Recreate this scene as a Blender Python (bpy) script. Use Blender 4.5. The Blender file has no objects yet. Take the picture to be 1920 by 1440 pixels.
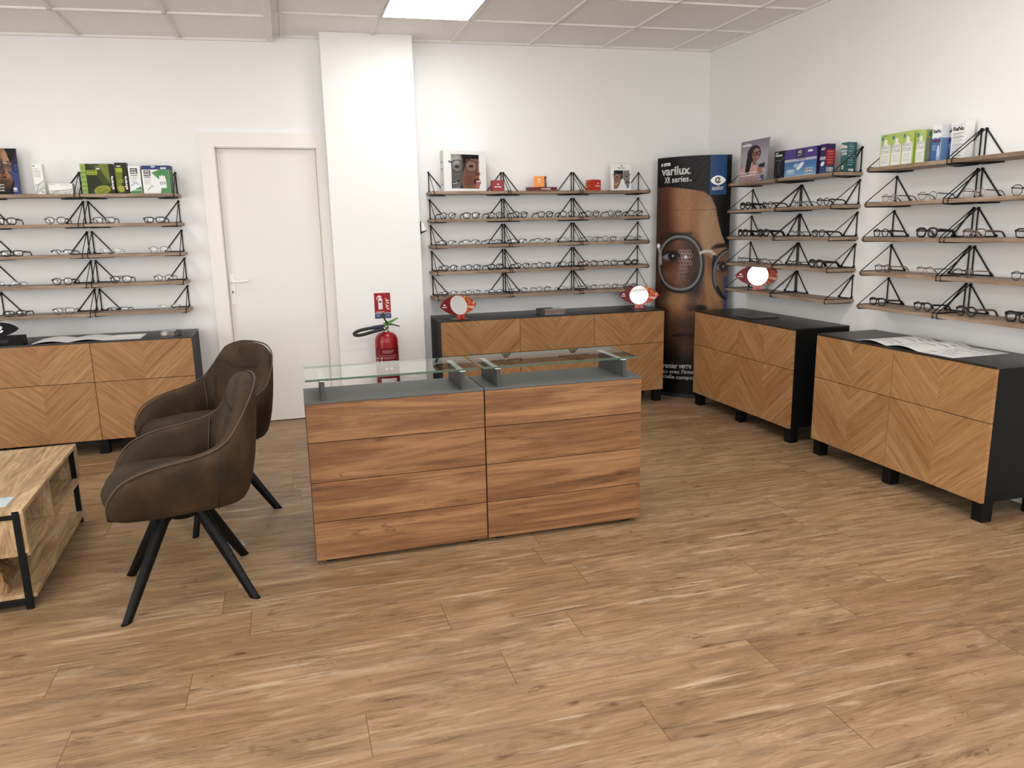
import bpy, bmesh, math, random
import numpy as np
from mathutils import Vector, Matrix

# ------------------------------------------------------------------ camera, sky, light, exposure
SC = bpy.context.scene
COL = SC.collection
SC.view_settings.view_transform = 'Standard'
SC.view_settings.look = 'None'
SC.view_settings.gamma = 1.0
SC.view_settings.use_curve_mapping = False
SC.view_settings.exposure = 0.08
CAM = Vector((-1.0307, -5.3350, 1.3920))
YAW, PITCH, ROLL, FPX = -0.28423, -0.20457, -0.01990, 1401.17
_f = Vector((-math.sin(YAW) * math.cos(PITCH), math.cos(YAW) * math.cos(PITCH), math.sin(PITCH)))
_r = Vector((math.cos(YAW), math.sin(YAW), 0))
_u = _r.cross(_f)
_r2 = _r * math.cos(ROLL) + _u * math.sin(ROLL)
_u2 = -_r * math.sin(ROLL) + _u * math.cos(ROLL)
cd = bpy.data.cameras.new('camera')
cd.sensor_fit = 'HORIZONTAL'
cd.sensor_width = 36.0
cd.lens = 36.0 * FPX / 1920.0
cd.clip_start = 0.05
cam = bpy.data.objects.new('camera', cd)
COL.objects.link(cam)
cam.matrix_world = Matrix(((_r2.x, _u2.x, -_f.x, CAM.x), (_r2.y, _u2.y, -_f.y, CAM.y), (_r2.z, _u2.z, -_f.z, CAM.z), (0, 0, 0, 1)))
SC.camera = cam

W = bpy.data.worlds.new('sky')
SC.world = W
W.use_nodes = True
W.node_tree.nodes['Background'].inputs[0].default_value = (0.95, 0.97, 1.0, 1)
W.node_tree.nodes['Background'].inputs[1].default_value = 1.2

def area(name, loc, rot, sx, sy, power, color=(1, 1, 1)):
    l = bpy.data.lights.new(name, 'AREA')
    l.shape = 'RECTANGLE'; l.size = sx; l.size_y = sy; l.energy = power; l.color = color
    o = bpy.data.objects.new(name, l); COL.objects.link(o)
    o.location = loc; o.rotation_euler = rot
    return o
# daylight through the shop front behind the photographer and through the street window at the left
area('daylight_shopfront', (-1.0, -7.72, 1.45), (math.radians(90), 0, 0), 5.6, 2.3, 112, (1.0, 0.995, 0.98))
area('daylight_side', (-5.42, -4.6, 1.45), (math.radians(90), 0, math.radians(-90)), 4.2, 2.2, 98, (1.0, 0.995, 0.98))
LED = 14.5

# ------------------------------------------------------------------ helpers
R = math.radians
def lin(c):
    if isinstance(c, str):
        c = c.lstrip('#'); c = [int(c[i:i + 2], 16) / 255 for i in (0, 2, 4)]
    return tuple(x / 12.92 if x <= 0.04045 else ((x + 0.055) / 1.055) ** 2.4 for x in c)
def lina(a):
    a = np.clip(a, 0, 1)
    return np.where(a <= 0.04045, a / 12.92, ((a + 0.055) / 1.055) ** 2.4)
def hx(s):
    s = s.lstrip('#'); s = ''.join(c * 2 for c in s) if len(s) == 3 else s; return np.array([int(s[i:i + 2], 16) / 255 for i in (0, 2, 4)])

class NT:
    def __init__(s, name):
        s.m = bpy.data.materials.new(name); s.m.use_nodes = True
        s.t = s.m.node_tree; s.b = s.t.nodes['Principled BSDF']; s.out = s.t.nodes['Material Output']
    def set(s, inp, v):
        if isinstance(v, bpy.types.NodeSocket): s.t.links.new(v, inp)
        elif v is not None:
            if inp.type == 'RGBA' and len(v) == 3: v = (*v, 1)
            inp.default_value = v
    def n(s, typ, out=0, props=None, **kw):
        nd = s.t.nodes.new(typ)
        for k, v in (props or {}).items(): setattr(nd, k, v)
        for k, v in kw.items():
            key = int(k[1:]) if k[0] == 'i' and k[1:].isdigit() else k.replace('_', ' ')
            s.set(nd.inputs[key], v)
        return nd.outputs[out]
    def math(s, op, a, b=None, c=None, clamp=False):
        nd = s.t.nodes.new('ShaderNodeMath'); nd.operation = op; nd.use_clamp = clamp
        for i, v in enumerate((a, b, c)):
            if v is not None: s.set(nd.inputs[i], v)
        return nd.outputs[0]
    def xyz(s, v):
        nd = s.t.nodes.new('ShaderNodeSeparateXYZ'); s.set(nd.inputs[0], v); return nd.outputs
    def comb(s, x, y, z):
        nd = s.t.nodes.new('ShaderNodeCombineXYZ')
        for i, v in enumerate((x, y, z)): s.set(nd.inputs[i], v)
        return nd.outputs[0]
    def ramp(s, fac, stops, interp='LINEAR'):
        nd = s.t.nodes.new('ShaderNodeValToRGB'); s.set(nd.inputs[0], fac)
        cr = nd.color_ramp; cr.interpolation = interp
        while len(cr.elements) < len(stops): cr.elements.new(0.5)
        for e, (p, c) in zip(cr.elements, stops):
            e.position = p; e.color = (*lin(c), 1) if isinstance(c, (str,)) else (*c, 1)
        return nd.outputs[0]
    def mix(s, fac, a, b, mode='MIX'):
        nd = s.t.nodes.new('ShaderNodeMix'); nd.data_type = 'RGBA'; nd.blend_type = mode
        s.set(nd.inputs[0], fac); s.set(nd.inputs[6], a); s.set(nd.inputs[7], b)
        return nd.outputs[2]
    def noise(s, vec, scale=5, detail=2, rough=0.5, dist=0.0, dims='3D', w=None):
        nd = s.t.nodes.new('ShaderNodeTexNoise'); nd.noise_dimensions = dims
        s.set(nd.inputs['Vector'], vec); s.set(nd.inputs['Scale'], scale); s.set(nd.inputs['Detail'], detail)
        s.set(nd.inputs['Roughness'], rough); s.set(nd.inputs['Distortion'], dist)
        if w is not None: s.set(nd.inputs['W'], w)
        return nd.outputs[0]
    def white(s, vec):
        nd = s.t.nodes.new('ShaderNodeTexWhiteNoise'); nd.noise_dimensions = '3D'; s.set(nd.inputs['Vector'], vec)
        return nd.outputs[0]
    def bump(s, h, strength=0.2, dist=0.01):
        nd = s.t.nodes.new('ShaderNodeBump'); s.set(nd.inputs['Height'], h)
        nd.inputs['Strength'].default_value = strength; nd.inputs['Distance'].default_value = dist
        s.t.links.new(nd.outputs[0], s.b.inputs['Normal'])
    def obj(s): return s.t.nodes.new('ShaderNodeTexCoord').outputs['Object']
    def pos(s): return s.t.nodes.new('ShaderNodeNewGeometry').outputs['Position']
    def fin(s, color=None, rough=None, metal=None, spec=None):
        if color is not None: s.set(s.b.inputs['Base Color'], color)
        if rough is not None: s.set(s.b.inputs['Roughness'], rough)
        if metal is not None: s.set(s.b.inputs['Metallic'], metal)
        if spec is not None: s.set(s.b.inputs['Specular IOR Level'], spec)
        return s.m

def plain(name, c, rough=0.5, metal=0.0, spec=0.5, var=0.06, scale=30, bump=0.0):
    n = NT(name); c = lin(c)
    f = n.noise(n.obj(), scale, 2)
    cc = n.mix(f, tuple(x * (1 - var) for x in c), tuple(min(1, x * (1 + var)) for x in c))
    if bump: n.bump(n.noise(n.obj(), scale * 4, 3), bump, 0.002)
    return n.fin(cc, rough, metal, spec)

# ------------------------------------------------------------------ materials
def m_wall():
    n = NT('white_paint'); p = n.pos()
    n.bump(n.noise(p, 140, 3), 0.05, 0.004)
    return n.fin(n.mix(n.noise(p, 0.9, 2), (0.80, 0.796, 0.785), (0.84, 0.837, 0.828)), 0.75, spec=0.2)
def m_floor():
    n = NT('oak_laminate_floor'); x, y, z = n.xyz(n.pos())
    pw, pl = 0.192, 1.285
    ry = n.math('DIVIDE', n.math('ADD', y, 20.03), pw); row = n.math('FLOOR', ry); fy = n.math('FRACT', ry)
    off = n.math('MULTIPLY', n.white(n.comb(row, 3.7, 0)), pl)
    rx = n.math('DIVIDE', n.math('ADD', n.math('ADD', x, 30), off), pl); cx = n.math('FLOOR', rx); fx = n.math('FRACT', rx)
    pid = n.white(n.comb(row, cx, 1.3)); pid2 = n.white(n.comb(row, cx, 7.7))
    px = n.math('MULTIPLY', fx, pl); py = n.math('MULTIPLY', fy, pw)
    o = n.math('MULTIPLY', pid, 57.0)
    v = n.comb(n.math('ADD', n.math('MULTIPLY', px, 1.3), o), n.math('MULTIPLY', py, 8.0), o)
    g1 = n.noise(v, 1.7, 8, 0.68, 1.4)
    v2 = n.comb(n.math('ADD', n.math('MULTIPLY', px, 3.0), o), n.math('MULTIPLY', py, 75.0), o)
    g2 = n.noise(v2, 1.6, 4, 0.7)
    vk = n.comb(n.math('ADD', n.math('MULTIPLY', px, 5.5), o), n.math('MULTIPLY', py, 15.0), o)
    vor = n.n('ShaderNodeTexVoronoi', Vector=vk, Scale=0.72)
    base = n.ramp(g1, [(0.24, '#69523b'), (0.40, '#866d52'), (0.53, '#997e60'), (0.66, '#a98e6f'), (0.82, '#c0a98a')])
    tone = n.ramp(pid2, [(0.0, '#e2d8cc'), (0.4, '#f2ebe2'), (0.75, '#ffffff'), (1, '#fffaf0')])
    base = n.mix(0.75, base, tone, 'MULTIPLY')
    base = n.mix(0.36, base, n.ramp(g2, [(0.3, '#9a8370'), (0.52, '#ffffff'), (0.75, '#fff9ef')]), 'MULTIPLY')
    # light bleached streaks, dark long streaks, knots
    v3 = n.comb(n.math('ADD', n.math('MULTIPLY', px, 0.9), o), n.math('MULTIPLY', py, 13.0), n.math('ADD', o, 9.0))
    st = n.noise(v3, 2.2, 3, 0.55, 0.3)
    base = n.mix(n.ramp(st, [(0.63, (0, 0, 0)), (0.72, (0.55, 0.55, 0.55))]), base, lin('#c4b093'))
    base = n.mix(n.ramp(st, [(0.24, (0.7, 0.7, 0.7)), (0.34, (0, 0, 0))]), base, lin('#5a4330'))
    v4 = n.comb(n.math('ADD', n.math('MULTIPLY', px, 2.6), n.math('MULTIPLY', o, 1.7)), n.math('MULTIPLY', py, 11.0), o)
    pt = n.noise(v4, 1.6, 7, 0.7, 0.5)
    base = n.mix(n.ramp(pt, [(0.55, (0, 0, 0)), (0.72, (0.42, 0.42, 0.42))]), base, lin('#bfae95'))
    cr = n.math('ABSOLUTE', n.math('SUBTRACT', n.noise(n.comb(n.math('ADD', n.math('MULTIPLY', px, 0.8), o), n.math('MULTIPLY', py, 6.5), n.math('ADD', o, 4.0)), 1.3, 5, 0.6, 1.6), 0.47))
    base = n.mix(n.math('MULTIPLY', n.ramp(cr, [(0.0, (0.75, 0.75, 0.75)), (0.016, (0, 0, 0))]), n.ramp(pt, [(0.40, (1, 1, 1)), (0.55, (0, 0, 0))])), base, lin('#4f3a28'))
    vs_ = n.n('ShaderNodeTexVoronoi', Vector=n.comb(n.math('ADD', n.math('MULTIPLY', px, 9.0), o), n.math('MULTIPLY', py, 4.0), o), Scale=0.8)
    base = n.mix(n.math('MULTIPLY', n.ramp(vs_, [(0.03, (0.6, 0.6, 0.6)), (0.09, (0, 0, 0))]), 0.7), base, lin('#5a4532'))
    kn = n.ramp(vor, [(0.04, (0.85, 0.85, 0.85)), (0.17, (0, 0, 0))])
    base = n.mix(n.math('MULTIPLY', kn, n.ramp(n.noise(vk, 3, 2), [(0.45, (0, 0, 0)), (0.6, (1, 1, 1))])), base, lin('#543a26'))
    gx = n.math('LESS_THAN', n.math('MINIMUM', px, n.math('SUBTRACT', pl, px)), 0.0016)
    gy = n.math('LESS_THAN', n.math('MINIMUM', py, n.math('SUBTRACT', pw, py)), 0.0009)
    base = n.mix(n.math('MULTIPLY', n.math('MAXIMUM', gx, n.math('MULTIPLY', gy, 0.6)), 0.7), base, lin('#5a4330'))
    n.bump(g2, 0.06, 0.002)
    n.set(n.b.inputs['Roughness'], n.ramp(g2, [(0.3, (0.5, 0.5, 0.5)), (0.7, (0.4, 0.4, 0.4))]))
    return n.fin(base, None, spec=0.35)
def m_chevron():
    n = NT('oak_veneer_chevron'); x, y, z = n.xyz(n.obj())
    rnd = n.t.nodes.new('ShaderNodeObjectInfo').outputs['Random']
    u = n.math('ABSOLUTE', x)
    side = n.math('GREATER_THAN', x, 0.0)
    t = n.math('SUBTRACT', z, n.math('MULTIPLY', u, 0.9))
    al = n.math('ADD', u, n.math('MULTIPLY', z, 0.9))
    t = n.math('ADD', t, n.math('MULTIPLY', rnd, 3.0))
    strip = n.math('FLOOR', n.math('DIVIDE', t, 0.115))
    sid = n.white(n.comb(strip, side, n.math('MULTIPLY', rnd, 91.0)))
    o = n.math('MULTIPLY', sid, 33.0)
    v = n.comb(n.math('ADD', n.math('MULTIPLY', al, 1.1), o), n.math('MULTIPLY', t, 26.0), n.math('ADD', o, side))
    g = n.noise(v, 1.9, 4, 0.6, 0.5)
    v2 = n.comb(n.math('ADD', n.math('MULTIPLY', al, 6), o), n.math('MULTIPLY', t, 150.0), o)
    g2 = n.noise(v2, 1.5, 3, 0.6)
    c = n.ramp(g, [(0.25, '#866140'), (0.42, '#9e764d'), (0.56, '#a98157'), (0.75, '#b7916a')])
    c = n.mix(0.55, c, n.ramp(sid, [(0, '#d9c8b2'), (0.5, '#efe5d8'), (1, '#ffffff')]), 'MULTIPLY')
    c = n.mix(0.30, c, n.ramp(g2, [(0.35, '#8f7050'), (0.55, '#ffffff')]), 'MULTIPLY')
    n.bump(g2, 0.05, 0.001)
    return n.fin(c, 0.5, spec=0.3)
def m_wood(name, stops, sx, sy, sz, streak=None, knots=0.0, rough=0.5, rnd_scale=20.0):
    n = NT(name); x, y, z = n.xyz(n.obj())
    rnd = n.math('MULTIPLY', n.t.nodes.new('ShaderNodeObjectInfo').outputs['Random'], rnd_scale)
    v = n.comb(n.math('ADD', n.math('MULTIPLY', x, sx), rnd), n.math('ADD', n.math('MULTIPLY', y, sy), rnd), n.math('ADD', n.math('MULTIPLY', z, sz), rnd))
    g = n.noise(v, 1.0, 6, 0.6, 1.2)
    v2 = n.comb(n.math('MULTIPLY', x, sx * 5), n.math('MULTIPLY', y, sy * 5), n.math('ADD', n.math('MULTIPLY', z, sz * 8), rnd))
    g2 = n.noise(v2, 1.0, 4, 0.65)
    c = n.ramp(g, stops)
    c = n.mix(0.35, c, n.ramp(g2, [(0.32, '#8a6a50'), (0.55, '#ffffff')]), 'MULTIPLY')
    if streak:
        s = n.noise(n.comb(n.math('ADD', n.math('MULTIPLY', x, sx * 0.8), rnd), n.math('MULTIPLY', y, sy), n.math('ADD', n.math('MULTIPLY', z, sz * 1.5), rnd)), 1.0, 4, 0.55, 1.0)
        ridge = n.math('ABSOLUTE', n.math('SUBTRACT', s, 0.42))
        c = n.mix(n.ramp(ridge, [(0.0, (0.6, 0.6, 0.6)), (0.011, (0, 0, 0))]), c, lin(streak))
    if knots:
        vo = n.n('ShaderNodeTexVoronoi', Vector=n.comb(n.math('ADD', n.math('MULTIPLY', x, 4.0), rnd), n.math('MULTIPLY', y, 4), n.math('ADD', n.math('MULTIPLY', z, 9.0), rnd)), Scale=1.0)
        c = n.mix(n.ramp(vo, [(0.03, (knots,) * 3), (0.16, (0, 0, 0))]), c, lin('#4a2c17'))
    n.bump(g2, 0.05, 0.001)
    return n.fin(c, rough, spec=0.3)
def m_leather():
    n = NT('brown_leatherette'); p = n.obj()
    g = n.noise(p, 7, 4, 0.6)
    n.bump(n.noise(p, 350, 3), 0.12, 0.001)
    return n.fin(n.ramp(g, [(0.3, '#2a1e13'), (0.5, '#38291b'), (0.72, '#493726')]), 0.62, spec=0.15)
def m_tile():
    n = NT('mineral_fibre_ceiling'); p = n.pos()
    g = n.noise(p, 90, 4, 0.7); g2 = n.noise(p, 230, 2, 0.6)
    c = n.mix(n.ramp(g2, [(0.30, (0.75, 0.75, 0.75)), (0.38, (0, 0, 0))]), n.ramp(g, [(0.3, '#eceae7'), (0.6, '#f6f4f1')]), lin('#bdbab6'))
    n.bump(g, 0.3, 0.004)
    return n.fin(c, 0.9, spec=0.1)
def m_print():
    n = NT('printed_card')
    a = n.t.nodes.new('ShaderNodeAttribute'); a.attribute_name = 'Col'
    return n.fin(a.outputs['Color'], 0.42, spec=0.2)
def m_emit(name, c, s):
    n = NT(name); e = n.t.nodes.new('ShaderNodeEmission'); e.inputs[0].default_value = (*c, 1); e.inputs[1].default_value = s
    n.t.links.new(e.outputs[0], n.out.inputs[0]); return n.m
def m_clear(name, tint, fac, rough=0.02, fresnel=None):
    n = NT(name)
    t = n.t.nodes.new('ShaderNodeBsdfTransparent'); t.inputs[0].default_value = (*tint, 1)
    g = n.t.nodes.new('ShaderNodeBsdfGlossy'); g.inputs['Roughness'].default_value = rough
    mx = n.t.nodes.new('ShaderNodeMixShader')
    if fresnel:
        fr = n.t.nodes.new('ShaderNodeFresnel'); fr.inputs[0].default_value = fresnel
        geo = n.t.nodes.new('ShaderNodeNewGeometry')
        n.set(mx.inputs[0], n.math('MULTIPLY', n.math('MULTIPLY', fr.outputs[0], 1.35, None, True), n.math('SUBTRACT', 1.0, geo.outputs['Backfacing'])))
    else: mx.inputs[0].default_value = fac
    n.t.links.new(t.outputs[0], mx.inputs[1]); n.t.links.new(g.outputs[0], mx.inputs[2])
    n.t.links.new(mx.outputs[0], n.out.inputs[0]); return n.m

M = dict(
    wall=m_wall(), floor=m_floor(), chevron=m_chevron(), leather=m_leather(), tile=m_tile(), prt=m_print(),
    grid=plain('ceiling_rail', '#e4e2de', 0.6), trim=plain('white_trim', '#e6e3dd', 0.5),
    doorp=plain('door_paint', '#e4e1db', 0.55, spec=0.3, var=0.02, scale=4), casing=plain('door_casing_paint', '#e9e5de', 0.55, spec=0.3, var=0.02, scale=4),
    white=plain('white_plastic', '#eeece8', 0.4), black=plain('black_wire', '#0d0d0d', 0.5, spec=0.3),
    cab=plain('black_brown_carcass', '#0e0e0e', 0.5, spec=0.15, var=0.12, scale=60), cabtop=plain('black_cabinet_top', '#1a1a1a', 0.4, spec=0.6),
    grey=plain('graphite_laminate', '#565755', 0.5, spec=0.35), greyd=plain('graphite_edge', '#3d3f3e', 0.5, spec=0.3),
    glass=m_clear('desk_glass', (0.93, 0.97, 0.95), 0.2, 0.01, 3.0), gedge=plain('green_glass_edge', '#3d5749', 0.15, spec=0.7),
    lens=m_clear('demo_lens', (0.96, 0.965, 0.965), 0.07, 0.06), acryl=m_clear('clear_acrylic', (0.9, 0.92, 0.92), 0.3, 0.05),
    steel=plain('brushed_steel', '#a9a9a8', 0.35, 1.0), chrome=plain('polished_metal', '#d5d0c8', 0.18, 1.0),
    mirror=plain('mirror_glass', '#eeeeee', 0.03, 1.0, var=0.0), red=plain('extinguisher_red', '#8e0f12', 0.25, spec=0.5),
    green=plain('green_lever', '#4f8a32', 0.45), rubber=plain('black_rubber', '#121213', 0.5), navy=plain('navy_sleeve', '#23264a', 0.5),
    leg=plain('black_leg', '#080909', 0.5, spec=0.2), dark=plain('dark_card', '#1b1a20', 0.35),
    shelf=m_wood('oak_shelf_board', [(0.3, '#74604f'), (0.5, '#937c67'), (0.7, '#a8937e')], 3, 30, 30),
    desk=m_wood('rustic_oak_front', [(0.22, '#563a26'), (0.42, '#7b5436'), (0.55, '#906845'), (0.74, '#a57d58')], 1.0, 8, 14, '#3a2415', 0.7),
    table=m_wood('light_oak_table', [(0.28, '#7e6547'), (0.45, '#a18563'), (0.6, '#bca17b'), (0.78, '#cfb995')], 24, 2.4, 6, None, 0.0),
    kraft=plain('kraft_paper', '#87694a', 0.8, spec=0.1, var=0.15, scale=12), paper=plain('white_paper', '#e9e7e3', 0.6, spec=0.2, var=0.02),
    led=m_emit('led_diffuser', (1.0, 0.992, 0.975), LED),
    inkw=plain('white_ink', '#f2f2f0', 0.5, var=0), inkk=plain('black_ink', '#26262a', 0.5, var=0), inkg=plain('grey_ink', '#8d8f96', 0.5, var=0),
    seam=plain('dark_seam', '#1d120b', 0.6), piping=plain('leather_piping', '#46321f', 0.5),
    eyeblk=plain('navy_black_acrylic', '#07060d', 0.4, spec=0.15), eyebase=plain('black_plinth', '#0a0a0b', 0.5, spec=0.15),
)
def acetate(name, c, rough=0.25, metal=0.0): return plain(name, c, rough, metal, 0.5, 0.15, 90)
FR = dict(black=acetate('black_frame', '#0c0c0d'), grey=acetate('grey_frame', '#4b4947'), metal=acetate('dark_metal_frame', '#3a3836', 0.3, 0.6),
          silver=acetate('silver_frame', '#8c8984', 0.25, 0.9), gold=acetate('gold_frame', '#8f7257', 0.28, 0.9), brown=acetate('brown_frame', '#5d4038'),
          red=acetate('dark_red_frame', '#4d1518'), clear=acetate('pale_clear_frame', '#c3bcb8', 0.2), pink=acetate('pale_pink_frame', '#b48c7a', 0.28, 0.8))

# ------------------------------------------------------------------ mesh tools
class MB:
    def __init__(s): s.v = []; s.f = []
    def add(s, vs, fs):
        k = len(s.v); s.v += [tuple(p) for p in vs]; s.f += [tuple(i + k for i in q) for q in fs]; return s
    def box(s, x0, x1, y0, y1, z0, z1):
        v = [(x, y, z) for z in (z0, z1) for y in (y0, y1) for x in (x0, x1)]
        return s.add(v, [(0, 2, 3, 1), (4, 5, 7, 6), (0, 1, 5, 4), (2, 6, 7, 3), (0, 4, 6, 2), (1, 3, 7, 5)])
    def tube(s, pts, r, n=8, closed=False, flat=None):
        """tube along pts; r may be a list; flat=(a,b) scales the two section axes"""
        P = [Vector(p) for p in pts]; m = len(P); rings = []; prev = None
        for i, p in enumerate(P):
            a = P[(i - 1) % m] if (closed or i > 0) else p
            b = P[(i + 1) % m] if (closed or i < m - 1) else p
            d = (b - a)
            d = d.normalized() if d.length > 1e-9 else Vector((0, 0, 1))
            if prev is None:
                up = Vector((0, 0, 1)) if abs(d.z) < 0.9 else Vector((0, 1, 0))
                e1 = d.cross(up).normalized()
            else:
                e1 = prev - d * prev.dot(d)
                e1 = e1.normalized() if e1.length > 1e-6 else d.orthogonal().normalized()
            prev = e1; e2 = d.cross(e1)
            rr = r[i] if isinstance(r, (list, tuple)) else r
            fa, fb = flat or (1, 1)
            rings.append([p + (e1 * math.cos(2 * math.pi * k / n) * fa + e2 * math.sin(2 * math.pi * k / n) * fb) * rr for k in range(n)])
        vs = [q for g in rings for q in g]; fs = []
        for i in range(m if closed else m - 1):
            j = (i + 1) % m
            for k in range(n):
                fs.append((i * n + k, i * n + (k + 1) % n, j * n + (k + 1) % n, j * n + k))
        if not closed:
            fs.append(tuple(range(n - 1, -1, -1))); fs.append(tuple((m - 1) * n + k for k in range(n)))
        return s.add(vs, fs)
    def lathe(s, prof, n=32, c=(0, 0)):
        vs = []; fs = []; m = len(prof)
        for r_, z in prof:
            for k in range(n):
                a = 2 * math.pi * k / n; vs.append((c[0] + r_ * math.cos(a), c[1] + r_ * math.sin(a), z))
        for i in range(m - 1):
            for k in range(n):
                fs.append((i * n + k, i * n + (k + 1) % n, (i + 1) * n + (k + 1) % n, (i + 1) * n + k))
        fs.append(tuple(range(n - 1, -1, -1))); fs.append(tuple((m - 1) * n + k for k in range(n)))
        return s.add(vs, fs)
    def prism(s, poly, y0, y1):
        """poly in (x,z), extruded along y"""
        n = len(poly)
        vs = [(x, y0, z) for x, z in poly] + [(x, y1, z) for x, z in poly]
        fs = [tuple(range(n)), tuple(range(2 * n - 1, n - 1, -1))] + [(i, n + i, n + (i + 1) % n, (i + 1) % n) for i in range(n)]
        return s.add(vs, fs)
    def mesh(s, name, mat, smooth=False, bevel=0.0):
        me = bpy.data.meshes.new(name); me.from_pydata(s.v, [], s.f)
        bm = bmesh.new(); bm.from_mesh(me)
        bmesh.ops.recalc_face_normals(bm, faces=bm.faces)
        if bevel: bmesh.ops.bevel(bm, geom=bm.edges[:], offset=bevel, segments=2, affect='EDGES', profile=0.6)
        bm.to_mesh(me); bm.free()
        if smooth:
            for p in me.polygons: p.use_smooth = True
        me.materials.append(mat); return me

def link(name, me, parent=None, loc=None, rot=None):
    o = bpy.data.objects.new(name, me); COL.objects.link(o)
    if parent is not None: o.parent = parent
    if loc is not None: o.location = loc
    if rot is not None: o.rotation_euler = rot
    return o
def tag(o, label, cat, group=None, kind=None):
    o['label'] = label; o['category'] = cat
    if group: o['group'] = group
    if kind: o['kind'] = kind
    return o
def thing(name, label, cat, loc=(0, 0, 0), rz=0.0, group=None):
    o = bpy.data.objects.new(name, None); COL.objects.link(o); o.empty_display_size = 0.05
    o.location = loc; o.rotation_euler = (0, 0, rz)
    return tag(o, label, cat, group)
def part(name, mb, mat, parent, smooth=False, bevel=0.0, loc=None, rot=None, label=None):
    o = link(name, mb.mesh(name, mat, smooth, bevel), parent, loc, rot)
    if label: o['label'] = label
    return o
def struct(name, mb, mat, label=None, bevel=0.0, parent=None):
    o = link(name, mb.mesh(name, mat, False, bevel), parent)
    o['kind'] = 'structure'
    if label: o['label'] = label
    return o
def shade_auto(o, deg=40):
    me = o.data
    me.shade_smooth() if hasattr(me, 'shade_smooth') else None
    me.set_sharp_from_angle(angle=R(deg))
    return o

_txt = {}
def text_mesh(s, bold=0.0):
    k = (s, bold)
    if k in _txt: return _txt[k]
    cu = bpy.data.curves.new('t', 'FONT'); cu.body = s; cu.size = 1.0; cu.resolution_u = 3; cu.offset = bold; cu.extrude = 0.002
    o = bpy.data.objects.new('t', cu); COL.objects.link(o)
    dg = bpy.context.evaluated_depsgraph_get(); dg.update()
    me = bpy.data.meshes.new_from_object(o.evaluated_get(dg))
    bpy.data.objects.remove(o); bpy.data.curves.remove(cu)
    _txt[k] = me
    return me
def lettering(s, parent, width, x, z, y, mat, height=None, vert=False, bold=0.02, name='lettering', fn=None, mirror=False):
    """flat letters facing local -y, left-bottom at (x, z); stretched to width (and height when given)"""
    src = text_mesh(s, bold); co = np.empty(len(src.vertices) * 3); src.vertices.foreach_get('co', co); co = co.reshape(-1, 3)
    mn, mx = co.min(0), co.max(0)
    sx = width / (mx[0] - mn[0]); sz = height / (mx[1] - mn[1]) if height else sx
    a = (co[:, 0] - mn[0]) * sx; b = (co[:, 1] - mn[1]) * sz; d = (co[:, 2] - mn[2]) * 0.08
    me = src.copy(); me.name = name
    if fn: out = np.array([fn(p, q) for p, q in zip(a, b)])
    elif vert: out = np.stack([x - b, y - d, z + a], 1)
    else: out = np.stack([x + a, y - d, z + b], 1)
    me.vertices.foreach_set('co', out.ravel()); me.materials.clear(); me.materials.append(mat)
    return link(name, me, parent)

# ------------------------------------------------------------------ printed artwork (flat colour fields on the printed faces)
class Art:
    def __init__(s, nx, ny, w=1.0, h=1.0, bg='#ffffff', X=None, Y=None):
        if X is None:
            X, Y = np.meshgrid(np.linspace(0, w, nx), np.linspace(0, h, ny))
        s.X, s.Y = X, Y; s.C = np.ones(X.shape + (3,)) * hx(bg)
    def put(s, mask, c, a=1.0):
        m = (np.clip(mask, 0, 1) * a)[..., None]; c = hx(c) if isinstance(c, str) else c
        s.C = s.C * (1 - m) + c * m; return s
    def ell(s, cx, cy, rx, ry, soft=0.1, rot=0.0, p=2.0):
        dx, dy = s.X - cx, s.Y - cy; c_, s_ = math.cos(rot), math.sin(rot)
        u, v = np.abs((dx * c_ + dy * s_) / rx), np.abs((-dx * s_ + dy * c_) / ry)
        d = (u ** p + v ** p) ** (1 / p)
        return np.clip((1 - d) / max(soft, 1e-4) + 0.5, 0, 1)
    def ring(s, cx, cy, rx, ry, w, rot=0.0, p=2.0):
        dx, dy = s.X - cx, s.Y - cy; c_, s_ = math.cos(rot), math.sin(rot)
        d = (np.abs((dx * c_ + dy * s_) / rx) ** p + np.abs((-dx * s_ + dy * c_) / ry) ** p) ** (1 / p)
        return np.clip(1.5 - np.abs(d - 1) * min(rx, ry) / (w * 0.5), 0, 1)
    def rect(s, x0, y0, x1, y1): return ((s.X >= x0) & (s.X <= x1) & (s.Y >= y0) & (s.Y <= y1)).astype(float)
    def poly(s, pts):
        ins = np.zeros(s.X.shape, bool); n = len(pts)
        for i in range(n):
            (x0, y0), (x1, y1) = pts[i], pts[(i + 1) % n]
            if y0 == y1: continue
            c = ((y0 > s.Y) != (y1 > s.Y)) & (s.X < (x1 - x0) * (s.Y - y0) / (y1 - y0) + x0)
            ins ^= c
        return ins.astype(float)
    def line(s, pts, w, soft=1.0):
        d = np.full(s.X.shape, 1e9)
        for (x0, y0), (x1, y1) in zip(pts[:-1], pts[1:]):
            L = (x1 - x0) ** 2 + (y1 - y0) ** 2 + 1e-12
            t = np.clip(((s.X - x0) * (x1 - x0) + (s.Y - y0) * (y1 - y0)) / L, 0, 1)
            d = np.minimum(d, np.hypot(s.X - x0 - t * (x1 - x0), s.Y - y0 - t * (y1 - y0)))
        return np.clip((w * 0.5 - d) / (w * 0.5 * soft) + 0.5, 0, 1)
    def grad(s, axis, a, b):
        Z = s.X if axis == 'x' else s.Y
        return np.clip((Z - a) / (b - a), 0, 1)

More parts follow.
